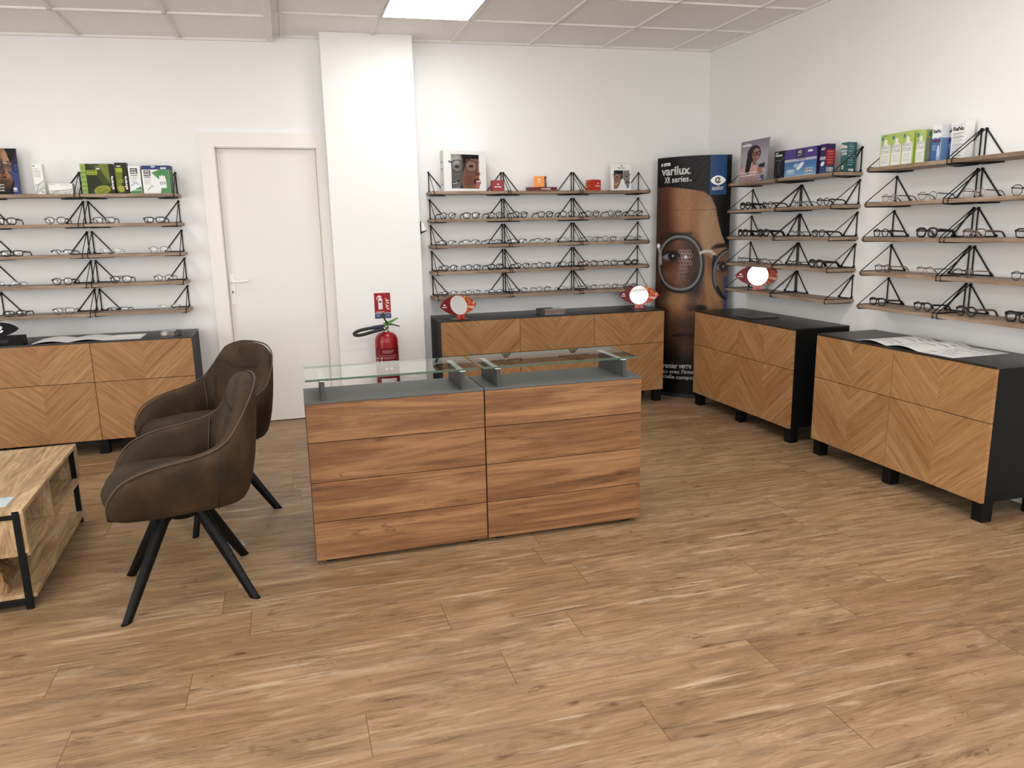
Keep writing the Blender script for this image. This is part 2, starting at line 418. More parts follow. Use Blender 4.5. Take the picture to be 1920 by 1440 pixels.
def color_grid(name, P, C, mat=None, two_sided=None):
    """P: (ny,nx,3) positions, C: (ny,nx,3) sRGB colours -> mesh with colour attribute"""
    ny, nx = P.shape[:2]
    lum = C.mean(-1, keepdims=True); C = (lum + 0.85 * (C - lum)) * 0.95
    me = bpy.data.meshes.new(name)
    idx = np.arange(ny * nx).reshape(ny, nx)
    q = np.stack([idx[1:, :-1], idx[1:, 1:], idx[:-1, 1:], idx[:-1, :-1]], -1).reshape(-1, 4)
    me.vertices.add(ny * nx); me.vertices.foreach_set('co', P.reshape(-1))
    me.loops.add(q.size); me.loops.foreach_set('vertex_index', q.reshape(-1))
    me.polygons.add(len(q)); me.polygons.foreach_set('loop_start', np.arange(0, q.size, 4)); me.polygons.foreach_set('loop_total', np.full(len(q), 4))
    me.update(calc_edges=True); me.validate()
    at = me.color_attributes.new('Col', 'FLOAT_COLOR', 'POINT')
    at.data.foreach_set('color', np.concatenate([lina(C.reshape(-1, 3)), np.ones((ny * nx, 1))], 1).reshape(-1))
    me.materials.append(mat or M['prt'])
    return me
def printed(parent, fn, w, h, origin, ax, az, nx, ny, name='printed_face'):
    """print of w x h metres; origin = top-left corner, ax = right direction, az = down direction (local)"""
    a = Art(nx, ny, w, h); fn(a, w, h)
    o, ax, az = np.array(origin), np.array(ax), np.array(az)
    P = o + a.X[..., None] * ax + a.Y[..., None] * az
    return link(name, color_grid(name, P, a.C), parent)

# ------------------------------------------------------------------ room
XR, YB, YF, XL = 2.385, 0.42, -7.8, -5.5
b = MB().box(XL, XR, YF, YB + 0.16, -0.1, 0.0); struct('floor', b, M['floor'], 'oak laminate plank floor')
DX0, DX1, DZ = -1.462, -0.778, 1.986
b = MB(); b.box(XL, DX0, YB, YB + 0.16, 0, 2.95); b.box(DX1, XR + 0.15, YB, YB + 0.16, 0, 2.95); b.box(DX0, DX1, YB, YB + 0.16, DZ, 2.95); b.box(DX0, DX1, YB + 0.1, YB + 0.16, 0, DZ)  # last box: backing added behind the door to block sky light under it
struct('wall_back', b, M['wall'])
struct('wall_right', MB().box(XR, XR + 0.15, YF, YB, 0, 2.95), M['wall'])
# the left wall and the street front have tall window openings
b = MB(); b.box(XL - 0.15, XL, YF, -6.8, 0, 2.95); b.box(XL - 0.15, XL, -2.4, YB + 0.16, 0, 2.95); b.box(XL - 0.15, XL, -6.8, -2.4, 0, 0.3); b.box(XL - 0.15, XL, -6.8, -2.4, 2.55, 2.95)
struct('wall_left', b, M['wall'])
b = MB(); b.box(XL - 0.15, -3.9, YF - 0.15, YF, 0, 2.95); b.box(1.9, XR + 0.15, YF - 0.15, YF, 0, 2.95); b.box(-3.9, 1.9, YF - 0.15, YF, 0, 0.25); b.box(-3.9, 1.9, YF - 0.15, YF, 2.65, 2.95)
struct('wall_front', b, M['wall'])
b = MB()
for x in (-3.9, -1.95, 0.0, 1.86): b.box(x, x + 0.05, YF - 0.1, YF - 0.04, 0.25, 2.65)
b.box(-3.9, 1.9, YF - 0.1, YF - 0.04, 0.25, 0.31); b.box(-3.9, 1.9, YF - 0.1, YF - 0.04, 2.59, 2.65)
struct('window_1', b, M['trim'])
b = MB()
for y in (-6.8, -4.63, -2.45): b.box(XL - 0.1, XL - 0.04, y, y + 0.05, 0.3, 2.55)
b.box(XL - 0.1, XL - 0.04, -6.8, -2.4, 0.3, 0.36); b.box(XL - 0.1, XL - 0.04, -6.8, -2.4, 2.49, 2.55)
struct('window_2', b, M['trim'])
struct('wall_pillar', MB().box(-0.712, -0.076, 0.28, YB, 0, 2.95), M['wall'], 'square white pillar beside the door')
# suspended ceilings
def zu(x): return 2.733 + 0.0155 * x
def zl(x): return 2.709 + 0.021 * x
XS = -1.018
def slab(b, x0, x1, y0, y1, zf, t0, t1):
    v = [(x, y, zf(x) + t) for t in (t0, t1) for y in (y0, y1) for x in (x0, x1)]
    b.add(v, [(0, 2, 3, 1), (4, 5, 7, 6), (0, 1, 5, 4), (2, 6, 7, 3), (0, 4, 6, 2), (1, 3, 7, 5)])
PANELS = [(-0.36, -0.17), (-0.36, -2.57), (0.84, -2.57), (-0.36, -4.97), (0.84, -4.97)]  # only the first panel is in view; the others are added for their light
GX, GY = -0.36, -0.17
ce = MB(); slab(ce, XS, XR + 0.1, YF, YB + 0.1, zu, 0.012, 0.05)
ceil = struct('ceiling', ce, M['tile'])
lo = MB(); slab(lo, XL, XS - 0.045, YF, YB + 0.1, zl, 0.012, 0.05)
struct('ceiling_low', lo, M['tile'])
g = MB()
for k in range(-1, 5):
    x = GX + 0.6 * k
    if x > XS: slab(g, x - 0.009, x + 0.009, YF, YB, zu, 0.0, 0.013)
k = 1
while GY + 0.6 - 0.6 * k > YF:
    y = GY + 0.6 - 0.6 * k
    if y < YB: slab(g, XS, XR, y - 0.009, y + 0.009, zu, 0.0, 0.0125)
    k += 1
slab(g, XS, XR, YB - 0.02, YB, zu, -0.004, 0.013); slab(g, XR - 0.02, XR, YF, YB, zu, -0.004, 0.013)
struct('trim_1', g, M['grid'], 'white T-bar grid of the upper ceiling')
g = MB()
for k in range(0, 7): slab(g, -2.22 + 0.6 * (1 - k) - 0.012, -2.22 + 0.6 * (1 - k) + 0.012, YF, YB, zl, 0.0, 0.013)
for k in range(0, 13): slab(g, XL, XS - 0.04, -0.19 - 0.6 * k - 0.012, -0.19 - 0.6 * k + 0.012, zl, 0.0, 0.0125)
slab(g, XL, XS - 0.04, YB - 0.02, YB, zl, -0.004, 0.013)
struct('trim_2', g, M['grid'], 'white T-bar grid of the lower ceiling')
g = MB(); v = [(XS - 0.045, YF, 2.684), (XS, YF, 2.684), (XS, YF, 2.76), (XS - 0.045, YF, 2.76)]
g.add([*v, *[(x, YB, z) for x, _, z in v]], [(0, 1, 2, 3), (7, 6, 5, 4), (0, 4, 5, 1), (1, 5, 6, 2), (2, 6, 7, 3), (3, 7, 4, 0)])
struct('trim_3', g, M['trim'], 'white edge strip where the lower ceiling steps up')
def led_panel(x0, y0, zf, label, grp):
    t = thing('ceiling_light', label, 'ceiling light', (x0 + 0.3, y0 - 0.3, zf(x0 + 0.3)), 0, grp)
    t.rotation_euler = (0, -math.atan(0.0155 if zf is zu else 0.021), 0)
    b = MB(); s = 0.288
    b.box(-s, s, -s, -s + 0.012, -0.001, 0.012); b.box(-s, s, s - 0.012, s, -0.001, 0.012); b.box(-s, -s + 0.012, -s + 0.012, s - 0.012, -0.001, 0.012); b.box(s - 0.012, s, -s + 0.012, s - 0.012, -0.001, 0.012)
    part('frame', b, M['trim'], t)
    part('diffuser', MB().box(-s + 0.012, s - 0.012, -s + 0.012, s - 0.012, 0.002, 0.008), M['led'], t)
for i, (x, y) in enumerate(PANELS):
    led_panel(x, y, zu, 'square white LED panel glowing in the ceiling above the pillar' if i == 0 else 'added square LED ceiling panel out of view, lighting the shop floor', None if i == 0 else 'added ceiling panels out of view')
for y in (-0.79, -3.19, -5.59): led_panel(-2.82, y, zl, 'added square LED panel in the lower ceiling, out of view', 'added ceiling panels out of view')  # unseen panels added here to brighten the left wall

# door
d = bpy.data.objects.new('door_1', None); COL.objects.link(d); d.location = (-1.12, YB, 0); d['kind'] = 'structure'; d['label'] = 'plain off-white door beside the pillar'
def dl(b_): # world boxes -> door local
    b_.v = [(x + 1.12, y - YB, z) for x, y, z in b_.v]; return b_
cz = 0.395
b = MB(); b.box(-1.556, DX0, cz, YB, 0, 2.082); b.box(DX0, DX1, cz, YB, DZ, 2.082); b.box(DX1, -0.7125, cz, YB, 0, 2.082)
b.box(DX0 - 0.0, DX0 + 0.006, YB, 0.46, 0, DZ); b.box(DX1 - 0.006, DX1, YB, 0.46, 0, DZ); b.box(DX0, DX1, YB, 0.46, DZ - 0.006, DZ)
part('casing', dl(b), M['casing'], d)
part('door_leaf', dl(MB().box(DX0 + 0.008, DX1 - 0.008, 0.445, 0.485, 0.008, DZ - 0.008)), M['doorp'], d)
b = MB(); b.box(-1.447, -1.413, 0.439, 0.445, 0.895, 1.115)
pl = part('handle_plate', dl(b), M['white'], d, bevel=0.003)
h = MB().tube([(-1.43, 0.445, 1.06), (-1.43, 0.40, 1.06), (-1.42, 0.392, 1.06), (-1.33, 0.392, 1.062), (-1.315, 0.394, 1.062)], 0.008, 10)
part('handle', dl(h), M['white'], d, True)
part('keyhole', dl(MB().box(-1.4335, -1.4265, 0.4375, 0.4395, 0.975, 0.993)), M['inkk'], d)

# ------------------------------------------------------------------ cabinets
def cabinet(cols, label, loc, rz):
    t = thing('sideboard', label, 'cabinet', loc, rz, 'oak chevron sideboards')
    w = 0.6 * cols
    part('carcass', MB().box(0.0, w, 0.019, 0.417, 0.1, 0.735), M['cab'], t)
    part('top_panel', MB().box(0.0, w, 0.004, 0.417, 0.7352, 0.745), M['cabtop'], t, bevel=0.0012)
    for i in range(cols):
        for z0, z1 in ((0.1, 0.4803), (0.4838, 0.7335)):
            o = part('drawer_front', MB().box(-0.2985, 0.2985, 0, 0.0185, -(z1 - z0) / 2, (z1 - z0) / 2), M['chevron'], t, bevel=0.0012)
            o.location = (0.6 * i + 0.3, 0, (z0 + z1) / 2)
    lm = None
    for i in range(cols + 1):
        for y in (0.05, 0.36):
            x = min(max(0.6 * i, 0.035), w - 0.035)
            if lm is None: lm = MB().box(-0.03, 0.03, -0.03, 0.03, 0, 0.1).mesh('leg', M['leg'], bevel=0.003)
            link('leg', lm, t, (x, y, 0))
    return t
cabinet(3, 'low oak chevron sideboard on black legs below the middle shelves, behind the counter', (0, 0, 0), 0)
cabinet(3, 'low oak chevron sideboard on black legs left of the door, behind the armchairs', (-1.6772 - 1.8, -0.0755, 0), 0)
cabinet(2, 'low oak chevron sideboard by the right wall, next to the face column', (1.9655, -0.1829, 0), R(-90))
cabinet(2, 'low oak chevron sideboard nearest the viewer at right, open catalogue on top', (1.9655, -1.6003, 0), R(-90))

# ------------------------------------------------------------------ wall shelves
SD, ST = 0.205, 0.02   # depth, thickness
def bracket_mesh(sgn):
    """wire bracket: local origin at wall, shelf top, shelf end; sgn=+1: shelf runs to +x"""
    b = MB(); y0 = -0.006; r = 0.0032; e = 0.118 * sgn
    A = (0, y0, 0.148); Bc = (0, y0, 0.003); E_ = (e, y0, 0.003); F = (0, -SD - 0.003, 0.003); Fl = (0, -SD - 0.003, -ST - 0.003); Bl = (0, y0, -ST - 0.004); El = (e, y0 - 0.03, -ST - 0.004)
    b.tube([A, Bc], r * 1.25, 6); b.tube([A, E_], r * 1.25, 6); b.tube([E_, Bc], r * 1.2, 6)
    b.tube([A, F, Fl], r * 0.85, 6); b.tube([Bc, F], r * 0.7, 6); b.tube([Fl, Bl], r * 0.9, 6); b.tube([Fl, El], r, 6); b.tube([Bl, (e, y0, -ST - 0.004)], r * 1.1, 6); b.tube([(e, y0, -ST - 0.004), El], r, 6)
    for p, q in ((A, 0.008), ((0, y0, 0.012), 0.0075), ((e * 0.97, y0, 0.010), 0.0085)): # fixing eyelets
        b.tube([(p[0], y0 - 0.003, p[2] - 0.003), (p[0], y0 + 0.006, p[2] - 0.003)], q, 8)
    return b.mesh('bracket', M['black'])
BR = {1: bracket_mesh(1), -1: bracket_mesh(-1)}
SHELF_ME = {}
def wall_shelf(label, loc, rz, length, bx0, bx1, grp):
    t = thing('wall_shelf', label, 'shelf', loc, rz, grp)
    k = (round(length, 3),)
    if k not in SHELF_ME: SHELF_ME[k] = MB().box(0, length, -SD, -0.0005, -ST, 0).mesh('board', M['shelf'], bevel=0.001)
    link('board', SHELF_ME[k], t)
    link('bracket', BR[1], t, (bx0, 0, 0)); link('bracket', BR[-1], t, (bx1, 0, 0))
    return t
TIER = ['top', 'second', 'third', 'fourth', 'lowest']
ZM = [1.672, 1.473, 1.281, 1.087, 0.900]
ZL = [1.668, 1.479, 1.281, 1.088, 0.896]
ZR = [1.692, 1.498, 1.304, 1.109, 0.915]
for k in range(5):
    for i, nm in enumerate(('left', 'middle', 'right')):
        x0 = (0.005, 0.602, 1.184)[i]; x1 = (0.601, 1.183, 1.770)[i]
        wall_shelf(f'{nm} oak board with black wire brackets, {TIER[k]} tier, back wall right of the pillar', (x0, YB, ZM[k]), 0, x1 - x0, (0.028, 0.612, 1.192)[i] - x0, (0.593, 1.172, 1.757)[i] - x0, 'wire bracket wall shelves')
    for i, nm in enumerate(('left', 'right')):
        x0 = (-2.895, -2.304)[i]; x1 = (-2.305, -1.705)[i]
        wall_shelf(f'{nm} oak board with black wire brackets, {TIER[k]} tier, wall left of the door', (x0, YB, ZL[k]), 0, x1 - x0, (-2.877, -2.288)[i] - x0, (-2.318, -1.727)[i] - x0, 'wire bracket wall shelves')
    for i, nm in enumerate(('far', 'near')):
        y0 = (-0.243, -0.832)[i]; y1 = (-0.831, -1.402)[i]
        wall_shelf(f'{nm} oak board with black wire brackets, {TIER[k]} tier, right wall beside the face column', (XR, y0, ZR[k]), R(-90), y0 - y1, y0 - (-0.262, -0.838)[i], y0 - (-0.822, -1.384)[i], 'wire bracket wall shelves')
    for i, nm in enumerate(('far', 'near')):
        y0 = (-1.660, -2.233)[i]; y1 = (-2.232, -2.823)[i]
        wall_shelf(f'{nm} oak board with black wire brackets, {TIER[k]} tier, above the sideboard with catalogue', (XR, y0, ZR[k]), R(-90), y0 - y1, y0 - (-1.680, -2.246)[i], y0 - (-2.218, -2.803)[i], 'wire bracket wall shelves')

# ------------------------------------------------------------------ eyeglasses
def outline(shape, n=30):
    o = []
    for i in range(n):
        a = 2 * math.pi * i / n; c, s = math.cos(a), math.sin(a)
        p = dict(round=2.0, panto=2.5, square=3.6, rect=4.2, hex=2.0, aviator=2.6, semi=3.4, thin=2.8)[shape]
        x = math.copysign(abs(c) ** (2 / p), c); z = math.copysign(abs(s) ** (2 / p), s)
        if shape == 'hex':
            k = math.pi / 4; aa = (a + k / 2) % k - k / 2; q = 1 / math.cos(aa) * 0.95; x, z = c * q, s * q
        if shape == 'panto': x *= 1 - 0.12 * max(0, -z)
        if shape in ('square', 'semi'): x *= 1 - 0.08 * max(0, -z)
        if shape == 'aviator': x *= 1 - 0.16 * max(0, -z)
        o.append((x, z))
    return o
GL = {}
def glasses_meshes(shape, w, h, r, fm, tm, depth):
    k = (shape, w, h, r, fm, tm)
    if k in GL: return GL[k]
    gap = 0.009; cx = gap + w / 2; cz = h / 2 + r
    b = MB(); o = outline(shape)
    for s in (-1, 1):
        pts = [(s * (cx + x * w / 2 * (1 if True else 1)), -0.0025 * 0, cz + z * h / 2) for x, z in o]
        if shape == 'semi':
            up = [p for p in pts if p[2] > cz - h * 0.12]
            up.sort(key=lambda p: math.atan2(p[2] - cz + h * 0.2, p[0] - s * cx))
            b.tube(up, r, 6)
        else: b.tube(pts, r, 6, True, flat=(1, 1))
        b.tube([(s * (cx + w / 2 - 0.001), 0, cz + h * 0.24), (s * (cx + w / 2 + 0.006), 0.003, cz + h * 0.25)], r * 1.25, 6)
        if r < 0.0016: b.tube([(s * (cx - w / 2 + 0.004), 0.001, cz - 0.002), (s * 0.0075, 0.008, cz - 0.006), (s * 0.008, 0.009, cz - 0.014)], 0.0009, 5)
    b.tube([(-gap - 0.001, 0, cz + h * 0.16), (-gap * 0.45, -0.001, cz + h * 0.23), (gap * 0.45, -0.001, cz + h * 0.23), (gap + 0.001, 0, cz + h * 0.16)], r * 1.1, 6)
    if shape == 'aviator': b.tube([(-gap - 0.014, 0, cz + h * 0.47), (gap + 0.014, 0, cz + h * 0.47)], r * 0.9, 6)
    f = b.mesh('front_frame', FR[fm], True)
    l = []
    for s in (-1, 1):
        q = MB(); no = len(o); lv = []
        for y_, dm in ((-0.0005, 1), (0.0007, 1)):
            for k_ in (1.0, 0.66, 0.33): lv += [(s * (cx + x * w * 0.49 * k_), y_ - 0.0030 * (1 - k_ * k_), cz + z * h * 0.49 * k_) for x, z in o]
            lv.append((s * cx, y_ - 0.0030, cz))
        lf = []
        for b_ in (0, 3 * no + 1):
            for r_ in (0, 1): lf += [(b_ + r_ * no + i, b_ + r_ * no + (i + 1) % no, b_ + (r_ + 1) * no + (i + 1) % no, b_ + (r_ + 1) * no + i) for i in range(no)]
            lf += [(b_ + 2 * no + i, b_ + 2 * no + (i + 1) % no, b_ + 3 * no) for i in range(no)]
        lf += [(i, (i + 1) % no, 3 * no + 1 + (i + 1) % no, 3 * no + 1 + i) for i in range(no)]
        l.append(q.add(lv, lf).mesh('lens', M['lens'], True))
    tt = []
    hx_, hz = cx + w / 2 + 0.006, cz + h * 0.25
    tr = max(r * 1.15, 0.0013)
    for s in (-1, 1):
        tt.append(MB().tube([(s * hx_, 0.002, hz), (s * (hx_ + 0.001), 0.02, hz), (s * (hx_ + 0.001), depth - 0.035, hz - 0.004), (s * (hx_ - 0.001), depth - 0.02, hz - 0.010), (s * (hx_ - 0.003), depth, max(0.003, hz - 0.036))],
                            [tr * 1.3, tr * 1.2, tr, tr * 1.1, tr * 1.2], 6, flat=(0.8, 1.4)).mesh('temple', FR[tm], True))
    GL[k] = (f, l, tt); return GL[k]
# code -> shape, lens w, lens h, rim radius, frame material, temple material, words
ST_ = {
 'SQ': ('square', .050, .040, .0022, 'black', 'black', 'black square'), 'PA': ('panto', .048, .042, .0019, 'black', 'black', 'black rounded'),
 'RO': ('round', .047, .044, .0020, 'black', 'black', 'black round'), 'HX': ('hex', .046, .044, .0018, 'black', 'black', 'black octagonal'),
 'HR': ('hex', .047, .045, .0022, 'red', 'red', 'dark red octagonal'), 'SE': ('semi', .051, .032, .0016, 'black', 'black', 'black half-rim'),
 'TS': ('thin', .049, .036, .0012, 'metal', 'metal', 'thin dark metal'), 'TR': ('round', .046, .042, .0012, 'metal', 'metal', 'thin round metal'),
 'TP': ('panto', .047, .038, .0013, 'metal', 'black', 'thin dark rounded'), 'SV': ('panto', .049, .040, .0011, 'silver', 'silver', 'thin silver'),
 'RE': ('rect', .053, .033, .0022, 'black', 'black', 'black rectangular'), 'RG': ('rect', .053, .036, .0019, 'grey', 'grey', 'grey rectangular'),
 'SH': ('semi', .053, .028, .0015, 'black', 'black', 'narrow black half-rim'), 'AV': ('aviator', .052, .043, .0018, 'black', 'black', 'black double-bridge'),
 'AT': ('aviator', .054, .040, .0012, 'metal', 'metal', 'thin metal double-bridge'), 'RL': ('panto', .050, .036, .0008, 'clear', 'silver', 'pale rimless'),
 'PG': ('panto', .048, .042, .0017, 'grey', 'black', 'dark grey rounded'), 'HM': ('hex', .048, .044, .0013, 'metal', 'metal', 'thin metal octagonal'),
 'GH': ('hex', .048, .042, .0011, 'gold', 'black', 'thin gold octagonal'), 'GS': ('thin', .050, .044, .0010, 'pink', 'black', 'thin rose square'),
 'TK': ('square', .051, .044, .0034, 'black', 'black', 'chunky black square'), 'BR': ('square', .050, .040, .0021, 'brown', 'brown', 'brown square'),
 'BS': ('thin', .048, .046, .0013, 'black', 'black', 'thin black square'), 'TG': ('round', .047, .042, .0011, 'pink', 'metal', 'thin rose round'),
 'BT': ('round', .047, .041, .0012, 'black', 'gold', 'thin black round'), 'PB': ('panto', .050, .046, .0022, 'black', 'brown', 'black brown-armed rounded'),
 'SG': ('thin', .049, .040, .0013, 'metal', 'silver', 'thin grey square'), 'GR': ('panto', .048, .038, .0011, 'silver', 'metal', 'thin grey rounded'),
}
ORD = ['first', 'second', 'third', 'fourth', 'fifth', 'sixth', 'seventh', 'eighth', 'ninth']
def place_glasses(code, loc, rz, label, grp):
    sh, w, h, r, fm, tm, words = ST_[code]
    r *= 1.45
    f, l, tt = glasses_meshes(sh, w, h, r, fm, tm, 0.132)
    t = thing('eyeglasses', label, 'eyeglasses', loc, rz, grp)
    link('front_frame', f, t)
    for m in l: link('lens', m, t)
    for m in tt: link('temple', m, t)
MID = {1: (['PA', 'SQ', 'PA', 'RO', 'SQ', 'PA', 'PA', 'HX', 'SQ'], [.129, .309, .497, .692, .896, 1.078, 1.284, 1.474, 1.654]),
       2: (['SE', 'SE', 'SE', 'SE', 'SE', 'GR', 'SV', 'TP', 'TS'], [.119, .299, .478, .673, .868, 1.077, 1.285, 1.431, 1.649]),
       3: (['RO', 'PA', 'SQ', 'PA', 'HX', 'HX', 'HR', 'HX', 'SQ'], [.128, .309, .488, .700, .876, 1.073, 1.265, 1.437, 1.626]),
       4: (['TP', 'TP', 'TS', 'TR', 'HM', 'GR', 'TR', 'TR', 'TS'], [.123, .303, .486, .683, .873, 1.070, 1.270, 1.450, 1.615])}
for k, (cs, xs) in MID.items():
    for i, (c, x) in enumerate(zip(cs, xs)):
        place_glasses(c, (x, 0.25, ZM[k]), R(random.Random(k * 20 + i).uniform(-5, 5)), f'{ST_[c][6]} eyeglasses, {ORD[i]} from left, {TIER[k]} tier of the back wall display', 'eyeglasses on the back wall display')
LEFT = {1: (['SQ', 'PG', 'RG', 'RE'], [-2.737, -2.454, -2.171, -1.865]), 2: (['RE', 'SE', 'RL', 'SV'], [-2.728, -2.441, -2.155, -1.861]),
        3: (['RL', 'PA', 'AV', 'HM'], [-2.769, -2.463, -2.113, -1.850]), 4: (['RE', 'AT', 'SH', 'RL'], [-2.761, -2.478, -2.152, -1.841])}
for k, (cs, xs) in LEFT.items():
    for i, (c, x) in enumerate(zip(cs, xs)):
        place_glasses(c, (x, 0.25, ZL[k]), R(random.Random(k * 33 + i).uniform(-5, 5)), f'{ST_[c][6]} eyeglasses, {ORD[i]} from left, {TIER[k]} tier left of the door', 'eyeglasses left of the door')
FAR = {1: (['TK', 'HX', 'SG', 'HX'], [-.397, -.667, -.987, -1.247]), 2: (['TK', 'TK', 'SG', 'SQ'], [-.381, -.635, -.988, -1.222]), 3: (['TR', 'SG', 'TS', 'TK'], [-.379, -.631, -.981, -1.215])}
for k, (cs, ys) in FAR.items():
    for i, (c, y) in enumerate(zip(cs, ys)):
        place_glasses(c, (2.23, y, ZR[k]), R(-90 + random.Random(k * 41 + i).uniform(-4, 4)), f'{ST_[c][6]} eyeglasses, {ORD[i]} from left, {TIER[k]} tier beside the face column', 'eyeglasses beside the face column')
NEAR = {1: (['GH', 'GH', 'GS', 'BS'], [-1.800, -2.063, -2.345, -2.612]), 2: (['RO', 'TK', 'BR', 'SQ'], [-1.755, -2.081, -2.373, -2.658]),
        3: (['BT', 'TG', 'BT', 'TR'], [-1.793, -2.092, -2.332, -2.655]), 4: (['SQ', 'RO', 'PB', 'TK'], [-1.770, -2.097, -2.371, -2.655])}
for k, (cs, ys) in NEAR.items():
    for i, (c, y) in enumerate(zip(cs, ys)):
        place_glasses(c, (2.23, y, ZR[k]), R(-90 + random.Random(k * 51 + i).uniform(-4, 4)), f'{ST_[c][6]} eyeglasses, {ORD[i]} from left, {TIER[k]} tier above the open catalogue', 'eyeglasses above the open catalogue')

# ------------------------------------------------------------------ reception counter
def counter(x0, x1, label, sup, gx0, gx1):
    t = thing('reception_counter', label, 'counter', (x0, -2.2476, 0), 0, 'two halves of the reception counter')
    w = x1 - x0
    b = MB(); b.box(0, w, 0.016, 0.30, 0.019, 0.704); part('carcass', b, M['greyd'], t)
    part('counter_top', MB().box(0, w, 0.0, 0.30, 0.7045, 0.714), M['grey'], t, bevel=0.0008)
    for z0, z1 in ((0.021, 0.1900), (0.1932, 0.3658), (0.369, 0.5382), (0.5414, 0.703)):
        part('front_plank', MB().box(0.001, w - 0.001, 0, 0.0158, -(z1 - z0) / 2, (z1 - z0) / 2), M['desk'], t, bevel=0.0008).location = (0, 0, (z0 + z1) / 2)
    for x in (0.06, w - 0.06):
        for y in (0.05, 0.26): part('foot', MB().box(x - 0.02, x + 0.02, y - 0.02, y + 0.02, 0, 0.019), M['black'], t)
    for sx in sup:
        o = part('glass_support', MB().box(sx - x0 - 0.008, sx - x0 + 0.008, 0.002, 0.285, 0.714, 0.794), M['greyd'], t)
        part('mounting_strip', MB().box(sx - x0 - 0.0125, sx - x0 + 0.0125, 0.012, 0.30, 0.794, 0.7965), M['white'], o)
    g = thing_glass = MB(); a0, a1, y0, y1, z0, z1 = gx0 - x0, gx1 - x0, 0.014, 0.337, 0.7966, 0.805
    g.box(a0, a1, y0, y1, z0, z1)
    me = g.mesh('glass_shelf', M['glass']); me.materials.append(M['gedge'])
    for p in me.polygons:
        if abs(p.normal.z) < 0.5: p.material_index = 1
    link('glass_shelf', me, t)
counter(-1.0103, -0.2575, 'left half of the oak fronted reception counter with raised glass shelf', (-0.935, -0.346), -1.003, -0.275)
counter(-0.2535, 0.4975, 'right half of the oak fronted reception counter with raised glass shelf', (-0.188, 0.411), -0.249, 0.482)

# ------------------------------------------------------------------ armchairs
def catmull(P, m):
    P = [Vector(p) for p in P]; out = []
    for i in range(len(P) - 1):
        p0, p1, p2, p3 = P[max(i - 1, 0)], P[i], P[i + 1], P[min(i + 2, len(P) - 1)]
        for k in range(m):
            t = k / m
            out.append(0.5 * (2 * p1 + (p2 - p0) * t + (2 * p0 - 5 * p1 + 4 * p2 - p3) * t * t + (3 * p1 - p0 - 3 * p2 + p3) * t ** 3))
    out.append(P[-1]); return out
RIM = [(.240, .222, .40), (.236, .250, .465), (.190, .275, .535), (.120, .287, .572), (.04, .292, .592), (-.05, .292, .605), (-.12, .290, .622), (-.175, .282, .652), (-.215, .266, .70), (-.250, .240, .755), (-.282, .195, .805), (-.302, .125, .832), (-.310, .060, .839), (-.312, 0, .841)]
BOT = [(.215, .205, .388), (.19, .225, .384), (.14, .238, .384), (.09, .244, .384), (.03, .247, .386), (-.04, .247, .388), (-.10, .246, .39), (-.15, .240, .392), (-.19, .226, .394), (-.222, .20, .396), (-.243, .158, .397), (-.254, .105, .397), (-.257, .05, .397), (-.258, 0, .397)]
def half(P, m=4):
    h = catmull(P, m); return h + [Vector((p.x, -p.y, p.z)) for p in h[-2::-1]]
